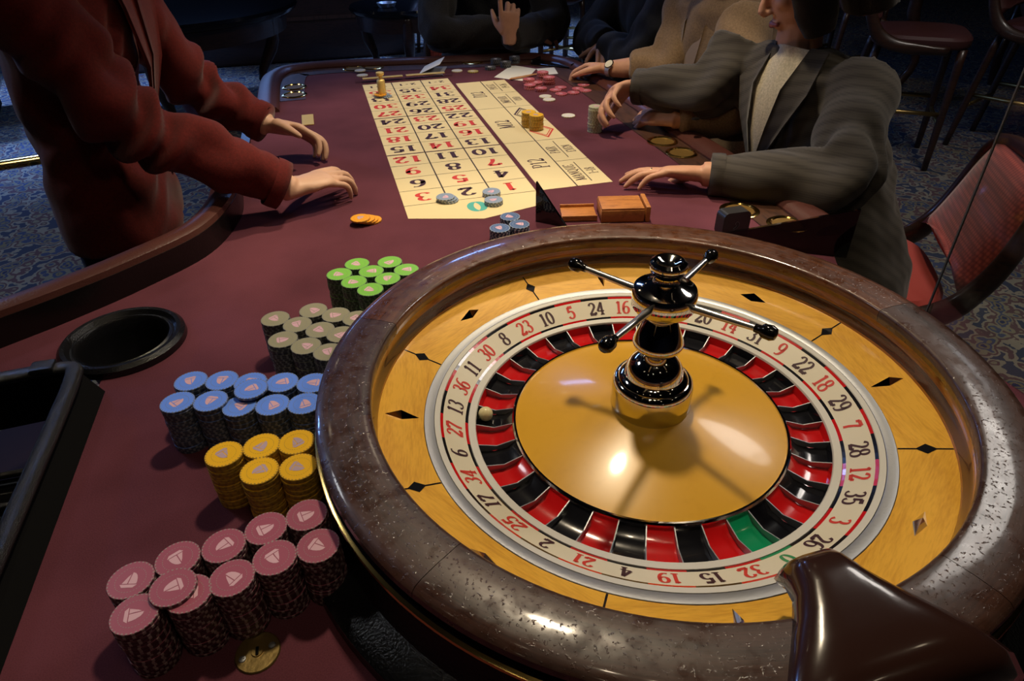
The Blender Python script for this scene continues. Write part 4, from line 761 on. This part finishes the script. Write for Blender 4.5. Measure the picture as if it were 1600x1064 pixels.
def cuff(name, el, wr, rad, end, m, parent):
    d = (wr - el).normalized(); c = el.lerp(wr, end)
    o = MB(); o.tube([c - d * .024, c - d * .012, c + d * .004, c + d * .005, c - d * .006], [rad + .002, rad + .003, rad + .002, rad - .004, rad - .006], 24, cap=False); return o.build(name, m, parent, 'all')
SKV = 0.0036
# --- dealer in dark red jacket, left
def dealer():
    lat = V(-.10, 1, 0).normalized(); fr = V(1, .10, 0).normalized()
    hip, chest, neck = V(-.60, .20, .86), V(-.59, .20, T + .36), V(-.56, .21, T + .60)
    shR, shL = P(-.60, .015, .47), P(-.56, .405, .47); elR, elL = P(-.485, .01, .225), P(-.43, .47, .17); wrR, wrL = at(456, 296, .055), at(420, 196, .085)
    bm = MB(); hq, HA = head(bm, V(-.475, .22, T + .715), V(1, .1, -.45))
    bm.tube([neck - V(0, 0, .06), neck + V(.03, 0, .04), V(-.49, .22, T + .67)], [.062, .052, .054], 14, smooth=2)
    loft(bm, [(hip, .125, .08), (V(-.60, .20, T + .22), .11, .07), (chest, .13, .085), (P(-.575, .21, .49), .14, .065), (neck, .05, .05)], lat, fr)
    for sh, el, wr in ((shR, elR, wrR), (shL, elL, wrL)): arm(bm, sh, el, wr)
    for s in (-1, 1): bm.tube([hip + lat * .06 * s - V(0, 0, .05), V(-.62, .19 + .085 * s, .46), V(-.67, .19 + .09 * s, .09)], [.062, .052, .04], 14, smooth=3); bm.ball(V(-.62, .19 + .09 * s, .045), (.10, .042, .04), 14)
    tR = at(520, 270, .02); dR = (at(505, 278, .058) - wrR); hand(bm, wrR, dR, V(.05, .1, -1), 1, ((.15, .55, .45), (.22, .60, .5), (.30, .6, .5), (.35, .65, .5)), .10, .98, .35)
    dL = (at(495, 207, .062) - wrL); hand(bm, wrL, dL, V(.25, -.55, -.8), -1, ((.45, .65, .5), (.35, .7, .5), (.35, .75, .5), (.4, .75, .5)), .08, .98, .25)
    body = shrink(bm, 'person', SKV, 'skin_pale', None, 5, .5)
    tag(body, 'dealer in a dark red jacket standing left of the table, both hands over the felt', 'person'); face_parts(body, hq, HA)
    j = MB()
    loft(j, [(V(-.60, .20, .735), .185, .120), (V(-.60, .20, .82), .182, .118), (V(-.60, .20, T + .14), .165, .108), (V(-.60, .20, T + .25), .160, .106), (chest + V(.01, 0, 0), .172, .122), (P(-.575, .205, .47), .175, .108), (P(-.565, .21, .545), .130, .085), (neck, .075, .065)], lat, fr)
    sleeve(j, shR, elR, wrR, (.078, .070, .064, .057, .048), .93); sleeve(j, shL, elL, wrL, (.078, .068, .060, .054, .046), .93)
    jk = shrink(j, 'jacket', .0075, 'jacket_red', body, 5, .5, folds(.011, [(elR, .15, (50, 15, -65)), (elL, .13, (60, 20, -55))], 1.0))
    cuff('cuff', elR, wrR, .049, .93, 'jacket_red', jk); cuff('cuff', elL, wrL, .047, .93, 'jacket_red', jk)
    patch('lapel', [[P(-.485, .24, .53), P(-.470, .30, .50)], [P(-.455, .22, .42), P(-.440, .32, .40)], [P(-.452, .205, .30), P(-.445, .25, .29)], [P(-.480, .20, .19), P(-.480, .21, .185)]], .006, 'jacket_red', jk, (1, 0, .1))
    patch('lapel', [[P(-.485, .17, .53), P(-.475, .10, .50)], [P(-.455, .18, .42), P(-.450, .09, .40)], [P(-.452, .185, .30), P(-.448, .13, .29)], [P(-.480, .19, .19), P(-.480, .18, .185)]], .006, 'jacket_red', jk, (1, 0, .1))
    for z in (.16, .06): MB().lathe([(0, .004), (.009, .003), (.010, 0)], 16).build('button', 'black_gloss', jk, True, P(-.485, .20, z))
    t = MB(); loft(t, [(V(-.605, .20, .70), .155, .098), (V(-.60, .20, .86), .145, .09)], lat, fr)
    for s in (-1, 1): t.tube([V(-.605, .20 + .075 * s, .74), V(-.62, .19 + .085 * s, .45), V(-.67, .19 + .09 * s, .07)], [.085, .078, .082], 16, smooth=3)
    shrink(t, 'trousers', .010, 'trouser_black', body, 4)
    for s in (-1, 1): MB().ball(V(-.62, .19 + .09 * s, .045), (.115, .05, .044), 16).build('shoe', 'black_gloss', body, 'all')
    hr = MB(); hr.ball(hq(0, -.022, .038), (.084, .098, .090), 20, axes=HA); hr.ball(hq(0, -.085, -.01), (.055, .045, .06), 16, axes=HA); shrink(hr, 'hair', .006, 'hair_brown', body, 3)
dealer()
# --- seated figures share trunk building
def seated(label, lat, fr, hip, chest, neck, headc, hfwd, arms, hands, top, topname, hairm, skin, trunk, knees, sl=None, fold=.006, seed=0, ends=(1, 1), long_hair=False):
    bm = MB(); hq, HA = head(bm, headc, hfwd); bm.tube([neck - V(0, 0, .05), neck.lerp(headc, .5), headc - V(0, 0, .05)], [.058, .05, .052], 14, smooth=2)
    loft(bm, [(hip, .15, .10), (hip.lerp(chest, .5), .125, .085), (chest, .145, .095), (neck - V(0, 0, .10), .14, .07), (neck, .05, .05)], lat, fr)
    for (sh, el, wr) in arms: arm(bm, sh, el, wr)
    for h in hands: hand(bm, *h[0], **h[1])
    for s in (-1, 1): kn = knees + lat * .11 * s; bm.tube([hip + lat * .09 * s, kn], [.085, .058], 14, smooth=3); bm.tube([kn, V(kn.x + .04, kn.y, .08)], [.056, .036], 12); bm.ball(V(kn.x - .02, kn.y, .045), (.10, .045, .042), 14)
    body = shrink(bm, 'person', SKV, skin, None, 5, .5); tag(body, label, 'person'); face_parts(body, hq, HA)
    j = MB(); loft(j, trunk, lat, fr)
    for i, (sh, el, wr) in enumerate(arms): sleeve(j, sh, el, wr, *( [sl[i]] if sl else [] ), end=ends[i])
    jk = shrink(j, topname, .0075, top, body, 5, .5, folds(fold, [(arms[0][1], .12, (55, 30, -50)), (arms[1][1], .12, (55, 30, -50)), (hip.lerp(chest, .45), .16, (5, 15, 55))], seed))
    t = MB(); loft(t, [(hip - V(0, 0, .075), .17, .13), (hip + V(0, 0, .10), .165, .12)], lat, fr)
    for s in (-1, 1): kn = knees + lat * .11 * s; t.tube([hip + lat * .085 * s, hip.lerp(kn, .5) + lat * .09 * s * .5, kn], [.105, .095, .075], 14, smooth=3); t.tube([kn + V(0, 0, .02), V(kn.x + .04, kn.y, .09)], [.075, .065], 14)
    shrink(t, 'trousers', .011, 'trouser_black', body, 4)
    for s in (-1, 1): kn = knees + lat * .11 * s; MB().ball(V(kn.x - .025, kn.y, .046), (.118, .05, .045), 14).build('shoe', 'black_gloss', body, 'all')
    hr = MB(); hr.ball(hq(0, -.020, .040), (.086, .098, .092), 20, axes=HA)
    if long_hair:
        for e in (-1, 1): hr.tube([hq(e * .050, .030, .085), hq(e * .084, .012, .03), hq(e * .090, .010, -.04), hq(e * .078, .012, -.095)], [(.03, .02), (.045, .022), (.048, .024), (.034, .020)], 12, smooth=3, up=HA[0])
        hr.tube([hq(0, -.08, .06), hq(0, -.115, 0), hq(0, -.115, -.10)], [(.095, .06), (.110, .065), (.105, .055)], 16, smooth=3, up=HA[1])
        hr.ball(hq(0, .060, .078), (.060, .030, .022), 14, axes=HA)
    shrink(hr, 'hair', .006, hairm, body, 3)
    return body, jk, hq, HA
# --- woman in grey checked jacket, right, placing chips
lat = V(.22, -1, 0).normalized(); fr = V(-1, -.22, 0).normalized()
shN, shF = P(1.055, -.055, .185), P(.93, .265, .205); elN, elF = P(.895, -.245, .045), P(.845, .235, .115); wrN, wrF = at(1098, 272, .04), at(990, 135, .105)
hip = V(1.10, -.03, .53); chest = P(1.03, .085, .10); neck = P(.985, .105, .245)
dN = at(1045, 268, .040) - wrN; dF = at(938, 152, .095) - wrF
g_body, g_jk, gq, GA = seated('woman in a grey checked jacket with dark bob, reaching out with chips', lat, fr, hip, chest, neck, P(.975, .105, .375), V(-1, .42, -.50),
    ((shN, elN, wrN), (shF, elF, wrF)), (((wrN, dN, V(-.1, -.35, -1), -1, ((.05, .18, .1), (.12, .28, .2), (.2, .35, .25), (.3, .4, .3))), dict(spread=.12, tcurl=.15)), ((wrF, dF, V(-.3, -.75, -.55), -1, ((.5, .65, .45), (.5, .7, .45), (.5, .75, .5), (.5, .8, .5))), dict(spread=.05, tcurl=.5))),
    'jacket_grey', 'jacket', 'hair_dark', 'skin', [(V(1.12, -.04, .44), .215, .165), (V(1.11, -.03, .54), .205, .155), (V(1.09, .0, .66), .185, .135), (P(1.06, .04, -.01), .185, .135), (chest, .190, .130), (P(1.005, .10, .195), .180, .100), (neck, .075, .06)], V(.70, .05, .50),
    (( .082, .074, .066, .060, .043), (.080, .070, .064, .060, .044)), .009, 2.1, (.93, .95), True)
cuff('cuff', elN, wrN, .044, .93, 'jacket_grey', g_jk); cuff('cuff', elF, wrF, .045, .95, 'jacket_grey', g_jk)
fv = lambda a, b_, z: chest + fr * a + lat * b_ + V(0, 0, z)
patch('blouse', [[fv(.085, -.05, .15), fv(.105, .0, .155), fv(.085, .05, .15)], [fv(.140, -.045, .06), fv(.150, .0, .06), fv(.140, .045, .06)], [fv(.150, -.022, -.04), fv(.154, 0, -.04), fv(.150, .022, -.04)], [fv(.140, -.006, -.13), fv(.142, 0, -.13), fv(.140, .006, -.13)]], .004, 'blouse_cream', g_body, fr)
for s in (-1, 1): patch('lapel', [[fv(.085, .050 * s, .155), fv(.065, .085 * s, .15)], [fv(.147, .042 * s, .07), fv(.130, .105 * s, .07)], [fv(.157, .028 * s, -.02), fv(.145, .075 * s, 0)], [fv(.150, .004 * s, -.12), fv(.146, .015 * s, -.12)]], .006, 'jacket_grey', g_jk, fr)
for i in range(2): MB().lathe([(0, .004), (.008, .003), (.009, 0)], 14).build('button', 'black_gloss', g_jk, True, fv(.135, 0, -.14 - .07 * i))
rg = wrN + dN.normalized() * .112 + V(0, 0, -.006); o_ = MB(); rr_ = []
for k in range(17): a = 2 * PI * k / 16; y_ = dN.normalized().cross(V(0, 0, 1)).normalized(); rr_.append(rg + y_ * (.0098 * math.cos(a)) + V(0, 0, .0098 * math.sin(a)))
o_.tube(rr_, [.0016] * 17, 8); tag(o_.build('finger_ring', 'gold', None, 'all'), 'gold ring on the hand of the woman in grey', 'ring')
hc = at(929, 205, 0)
for i in range(20): chip('sage', (hc.x + rnd.uniform(-.0008, .0008), hc.y + rnd.uniform(-.0008, .0008), hc.z + i * CH), ('top' if i == 19 else ORD[18 - i] + ' from top') + ' pale sage chip of the stack held in the reaching hand', 'pale sage chips held in the reaching hand', i == 19)
# --- person in tan jacket
lat = V(.12, -1, 0).normalized(); fr = V(-1, -.12, 0).normalized()
shN, shF = P(1.06, .47, .235), P(1.06, .80, .24); elN, elF = P(.955, .245, .055), P(.965, .70, .075); wrN, wrF = at(1050, 186, .040), at(952, 108, .050)
hip = V(1.20, .62, .53); chest = P(1.12, .63, .13); neck = P(1.08, .63, .31)
dN = at(1005, 180, .030) - wrN; dF = at(893, 98, .045) - wrF
t_body, t_jk, tq, TA = seated('person in a tan jacket leaning on the right side of the table, wearing a watch', lat, fr, hip, chest, neck, P(1.02, .63, .45), V(-1, .1, -.4),
    ((shN, elN, wrN), (shF, elF, wrF)), (((wrN, dN, V(.2, .3, -1), -1, ((.25, .35, .3), (.35, .5, .4), (.45, .6, .4), (.5, .6, .4))), dict(spread=.06, tcurl=.2)), ((wrF, dF, V(-.15, -.25, -1), 1, ((.5, .6, .4), (.5, .65, .4), (.55, .65, .45), (.6, .7, .5))), dict(spread=.08, tcurl=.35))),
    'jacket_tan', 'jacket', 'hair_blond', 'skin', [(V(1.21, .62, .44), .215, .165), (V(1.19, .62, .60), .20, .15), (P(1.15, .62, 0), .19, .14), (chest, .195, .135), (P(1.09, .63, .25), .185, .105), (neck, .075, .06)], V(.80, .62, .50),
    ((.080, .072, .064, .058, .045), (.080, .070, .064, .058, .052)), .009, 4.4, (.90, .62), True)
cuff('cuff', elN, wrN, .046, .90, 'jacket_tan', t_jk)
MB().lathe([(0, .003), (.010, .002), (.0105, 0)], 16).build('cuff_button', 'leather_dark', t_jk, True, at(1087, 186, .065))
fv = lambda a, b_, z: chest + fr * a + lat * b_ + V(0, 0, z)
for s in (-1, 1): patch('lapel', [[fv(.070, .050 * s, .175), fv(.055, .085 * s, .17)], [fv(.130, .050 * s, .08), fv(.110, .115 * s, .09)], [fv(.142, .040 * s, -.02), fv(.132, .090 * s, 0)], [fv(.140, .012 * s, -.13), fv(.138, .025 * s, -.13)]], .006, 'jacket_tan', t_jk, fr)
patch('shirt', [[fv(.075, -.05, .17), fv(.095, 0, .175), fv(.075, .05, .17)], [fv(.130, -.05, .06), fv(.138, 0, .06), fv(.130, .05, .06)], [fv(.138, -.03, -.06), fv(.142, 0, -.06), fv(.138, .03, -.06)]], .004, mat('shirt_taupe', (.30, .22, .16), .8), t_body, fr)
# watch on the far wrist
wa = dF.normalized(); wc_ = wrF - wa * .012; w_up = (V(0, 0, 1) - wa * wa.z).normalized(); w_s = wa.cross(w_up)
watch = thing('wrist_watch', 'round silver wrist watch with pale dial on the tan jacket arm', 'watch')
st_ = MB()
for k in range(25):
    a = 2 * PI * k / 24; c_ = wc_ + w_s * (.0285 * math.cos(a)) + w_up * (.0235 * math.sin(a))
    st_.v += [tuple(c_ + wa * .008), tuple(c_ - wa * .008), tuple(c_ * 1 + (c_ - wc_).normalized() * .002 + wa * .008), tuple(c_ + (c_ - wc_).normalized() * .002 - wa * .008)]
st_.f = [(4 * k + i, 4 * k + 4 + i, 4 * k + 4 + j, 4 * k + j) for k in range(24) for i, j in ((0, 1), (1, 3), (3, 2), (2, 0))]; st_.m = [0] * len(st_.f); st_.build('strap', 'steel_satin', watch)
def disc(name, c, n, r, h, m, parent):
    q = V(0, 0, 1).rotation_difference(n); mb = MB().lathe([(r, 0), (r, h * .8), (r * .92, h), (0, h)], 24); mb.v = [tuple(c + q @ Vector(v)) for v in mb.v]; return mb.build(name, m, parent, True)
nw = (w_up * .75 - w_s * .65).normalized() if (w_s.y > 0) else (w_up * .75 + w_s * .65).normalized()
disc('case', wc_ + nw * .023, nw, .0165, .006, 'chrome', watch); disc('dial', wc_ + nw * .0288, nw, .0135, .0008, 'cream', watch)
# --- person in black coat
lat = V(.0, -1, 0); fr = V(-1, 0, 0)
shN, shF = P(1.12, .98, .26), P(1.12, 1.34, .26); elN, elF = P(.96, .95, .03), P(.95, 1.36, .04); wrN, wrF = P(.93, 1.14, .055), P(.93, 1.17, .055)
b_body, b_jk, bq, BA = seated('person in a black coat seated at the far right corner of the table', lat, fr, V(1.22, 1.16, .53), P(1.15, 1.16, .13), P(1.12, 1.16, .32), P(1.07, 1.16, .46), V(-1, -.2, -.35),
    ((shN, elN, wrN), (shF, elF, wrF)), (((wrN, V(-.1, .9, -.1), V(0, 0, -1), 1, (.3, .5, .4)), {}), ((wrF, V(-.3, -.9, -.1), V(0, 0, -1), -1, (.3, .5, .4)), {})),
    'coat_black', 'coat', 'hair_blond', 'skin', [(V(1.24, 1.16, .44), .22, .17), (V(1.22, 1.16, .62), .205, .155), (P(1.18, 1.16, .02), .195, .145), (P(1.15, 1.16, .13), .20, .14), (P(1.12, 1.16, .26), .195, .11), (P(1.12, 1.16, .33), .08, .065)], V(.86, 1.16, .50), ((.086, .080, .074, .070, .058), (.086, .080, .074, .070, .058)), .008, 6.2, (1.0, 1.0), True)
MB().tube([bq(-.07, .02, -.06), bq(-.09, .05, -.12), bq(-.075, .075, -.17), bq(-.085, .08, -.21)], [.026, .024, .020, .006], 12, smooth=4).build('hair_lock', 'hair_blond', b_body, 'all')
# --- person in charcoal sweater at the far end, arms folded, one finger up
lat = V(1, -.05, 0).normalized(); fr = V(-.05, -1, 0).normalized()
shL, shR = P(.40, 1.72, .33), P(.82, 1.70, .33); elL, elR = P(.345, 1.455, .085), P(.800, 1.430, .095); wrL, wrR = P(.655, 1.372, .075), at(796, 60, .085)
seated('person in a charcoal sweater behind the far rail, arms folded with one finger raised', lat, fr, V(.62, 1.86, .53), P(.61, 1.78, .18), P(.60, 1.74, .39), P(.60, 1.68, .53), V(0, -1, -.3),
    ((shL, elL, wrL), (shR, elR, wrR)), (((wrL, V(1, .25, -.1), V(0, -.2, -1), -1, (.3, .5, .4)), {}), ((wrR, V(.02, .05, 1), V(.35, .9, 0), 1, ((.9, 1.2, .8), (.9, 1.2, .8), (.9, 1.2, .8), (.9, 1.2, .8))), dict(point=(.0, .05, .05), tcurl=.5))),
    'sweater_charcoal', 'sweater', 'hair_brown', 'skin', [(V(.62, 1.87, .44), .22, .17), (V(.62, 1.86, .62), .205, .155), (P(.615, 1.82, .02), .20, .145), (P(.61, 1.78, .18), .215, .145), (P(.60, 1.74, .33), .20, .11), (P(.60, 1.74, .40), .08, .065)], V(.62, 1.50, .50), ((.090, .078, .070, .064, .050), (.090, .078, .070, .062, .048)), .006, 8.0, (1.0, .97))
# ------------------------------------------------------------------ chairs
def dining_chair(label, loc, rz, group=None, fab='chair_fabric', seatm='chair_red', tall=0.0, name='dining_chair'):
    c = thing(name, label, 'chair' if not tall else 'bar stool', loc, rz, group); z = .45 + tall     # faces -x; back at +x
    s = MB(); n = 12; poly_ = []
    for k in range(40):
        a = 2 * PI * k / 40; ca, sa = math.cos(a), math.sin(a); poly_.append((.235 * math.copysign(abs(ca) ** .55, ca), (.235 - .02 * ca) * math.copysign(abs(sa) ** .55, sa)))
    for sc_, dz in ((.96, -.05), (1.0, -.035), (1.0, -.008), (.95, .006), (.7, .016), (0.02, .020)): s.v += [(x * sc_, y * sc_, z + dz) for x, y in poly_]
    for i in range(5): s.f += [(i * 40 + k, i * 40 + (k + 1) % 40, (i + 1) * 40 + (k + 1) % 40, (i + 1) * 40 + k) for k in range(40)]
    s.f += [tuple(range(40))[::-1], tuple(range(200, 240))]; s.m = [0] * len(s.f); s.build('seat', seatm, c, True)
    H = .47
    for y in (-1, 1):
        st = MB(); st.tube([(-.12, y * .232, z - .055), (.08, y * .236, z - .045), (.20, y * .228, z - .005), (.262, y * .226, z + .08), (.295, y * .224, z + .18), (.315, y * .210, z + .27), (.325, y * .180, z + .315)], [(.018, .026), (.019, .030), (.020, .034), (.019, .028), (.018, .024), (.017, .022), (.015, .018)], 14, smooth=5, up=(1, 0, 0)); st.build('stile', 'dark_wood', c, 'all')
        for x, x2 in ((-.19, -.20), (.20, .27)): lg_ = MB(); lg_.tube([(x, y * .19, z - .05), ((x + x2) / 2, y * .195, z * .5), (x2, y * .20, .001)], [.022, .020, .016], 12, smooth=3); lg_.build('leg', 'dark_wood', c, 'all')
        if tall: MB().tube([(-.20, y * .195, .30), (.23, y * .195, .30)], [.011, .011], 10).build('stretcher', 'brass_dull', c, 'all')
    if tall:
        for x in (-.20, .235): MB().tube([(x, -.195, .24), (x, .195, .24)], [.011, .011], 10).build('stretcher', 'brass_dull', c, 'all')
    MB().tube([(.325, -.185, z + .312), (.335, -.10, z + .330), (.338, 0, z + .335), (.335, .10, z + .330), (.325, .185, z + .312)], [(.016, .020)] * 5, 14, smooth=4, up=(0, 0, 1)).build('top_rail', 'dark_wood', c, 'all')
    bk_ = MB(); R_ = 10; C_ = 9
    for side in (-1, 1):
        for i in range(R_):
            t = i / (R_ - 1); zz_ = z + .05 + .27 * t
            for j in range(C_):
                u = -1 + 2 * j / (C_ - 1); w_ = .208 - .025 * max(0, t - .7) / .3; low = (.0 if t > .01 else .05 * (1 - u * u)); bk_.v.append((.225 + .105 * t ** .8 - .012 * (1 - u * u) + side * (.020 if 0 < j < C_ - 1 and 0 < i < R_ - 1 else .006), u * w_, zz_ + low))
    n_ = R_ * C_; q = lambda s_, i, j: s_ * n_ + i * C_ + j
    for i in range(R_ - 1):
        for j in range(C_ - 1): bk_.f += [(q(0, i, j), q(0, i + 1, j), q(0, i + 1, j + 1), q(0, i, j + 1)), (q(1, i, j), q(1, i, j + 1), q(1, i + 1, j + 1), q(1, i + 1, j))]
    for i in range(R_ - 1): bk_.f += [(q(0, i, 0), q(1, i, 0), q(1, i + 1, 0), q(0, i + 1, 0)), (q(0, i, C_ - 1), q(0, i + 1, C_ - 1), q(1, i + 1, C_ - 1), q(1, i, C_ - 1))]
    for j in range(C_ - 1): bk_.f += [(q(0, 0, j), q(0, 0, j + 1), q(1, 0, j + 1), q(1, 0, j)), (q(0, R_ - 1, j), q(1, R_ - 1, j), q(1, R_ - 1, j + 1), q(0, R_ - 1, j + 1))]
    bk_.m = [0] * len(bk_.f); bk_.build('backrest', fab, c, 'all'); return c
dining_chair('red upholstered wooden chair behind the woman in the grey jacket', (1.235, .02, 0), -.545)
dining_chair('red upholstered chair under the person in the tan jacket', (1.25, .62, 0), .1)
dining_chair('red upholstered chair under the person in the black coat', (1.27, 1.16, 0), 0)
dining_chair('red upholstered chair under the person in the charcoal sweater', (.62, 1.92, 0), PI / 2)
# background: stools at the right, tables and stools at the back
g_ = 'tall stools around the dark table at the right'
dining_chair('tall dark stool with red seat nearest the grey jacket in the background', (2.95, 1.75, 0), 2.5, g_, 'stool_red', 'stool_red', .22, 'bar_stool')
dining_chair('tall dark stool with red seat at the right edge of the background', (3.72, 1.62, 0), 2.0, g_, 'stool_red', 'stool_red', .22, 'bar_stool')
dining_chair('tall dark stool half hidden behind the dark table at top right', (3.42, 2.95, 0), -2.9, g_, 'stool_red', 'stool_red', .22, 'bar_stool')
def pedestal(name, label, loc, r, h, topm='black_gloss', legs=3):
    t = thing(name, label, 'table', loc); MB().lathe([(0, h - .05), (r - .02, h - .05), (r, h - .04), (r + .012, h - .018), (r, h), (r - .05, h + .002), (0, h + .002)], 48).build('table_top', topm, t, True)
    MB().lathe([(r * .9, h - .16), (r * .92, h - .05)], 40).build('skirt', 'dark_wood', t, True)
    for k in range(legs): a = 2 * PI * k / legs + .5; c_, s_ = math.cos(a), math.sin(a); lg_ = MB(); lg_.tube([(r * .80 * c_, r * .80 * s_, h - .05), (r * .85 * c_, r * .85 * s_, h * .6), (r * .68 * c_, r * .68 * s_, h * .25), (r * .88 * c_, r * .88 * s_, .001)], [.05, .045, .028, .034], 12, smooth=4); lg_.build('leg', 'dark_wood', t, 'all')
    return t
pedestal('gaming_table', 'dark gaming table with stools at the top right', (4.35, 2.55, 0), .62, .93, 'dark_wood')
pedestal('round_table', 'small round black table left of the charcoal sweater', (.55, 4.45, 0), .40, .56)
at_ = thing('ashtray', 'glass ashtray with a blue sheen on the round black table', 'ashtray', (.42, 4.30, .563)); MB().lathe([(0, .001), (.06, .001), (.075, .03), (.065, .03), (.05, .012), (0, .012)], 28).build('dish', 'steel_satin', at_, True)
pedestal('gaming_table', 'large black gaming table behind the dealer', (-1.05, 3.75, 0), .82, .72)
bt = thing('long_counter', 'long low dark counter along the back of the hall', 'counter', (-.7, 5.6, 0)); MB().box((0, 0, .28), (2.8, .5, .55), bev=.02).build('counter_body', 'dark_wood', bt); MB().box((0, 0, .575), (2.9, .6, .035), bev=.012).build('counter_top', 'dark_wood', bt); MB().box((0, -.255, .36), (2.8, .02, .03)).build('brown_trim', 'mahogany_strip', bt)
for i, (x, y, rz) in enumerate(((1.55, 3.9, .4), (2.15, 4.5, 1.2), (1.1, 5.3, 2.2))):
    dining_chair(('dark stool standing behind the black coat', 'second dark stool on the blue lit carpet at the back', 'dark stool beside the round black table')[i], (x, y, 0), rz, 'dark stools at the back', 'stool_red', 'stool_red', .22, 'bar_stool')
# slot machine at the far left
sm_ = thing('slot_machine', 'black slot machine base with blue lit edges at the far left', 'slot machine', (-2.75, 4.2, 0), .25)
MB().box((0, 0, .55), (.8, .6, .80), bev=.02).build('cabinet', 'black_gloss', sm_); MB().box((0, 0, .1), (.7, .5, .14)).build('plinth', 'black_matt', sm_); MB().box((0, -.02, .98), (.86, .68, .06), bev=.01).build('counter_top', 'black_gloss', sm_)
for z in (.30, .93): MB().box((0, -.305, z), (.8, .012, .018)).build('light_strip', mat('blue_strip', (.1, .2, .6), .4, em=((.25, .5, 1), 2.0)), sm_)
MB().box((0, .1, 1.35), (.7, .4, .66), bev=.03).build('upper_cabinet', 'black_gloss', sm_)
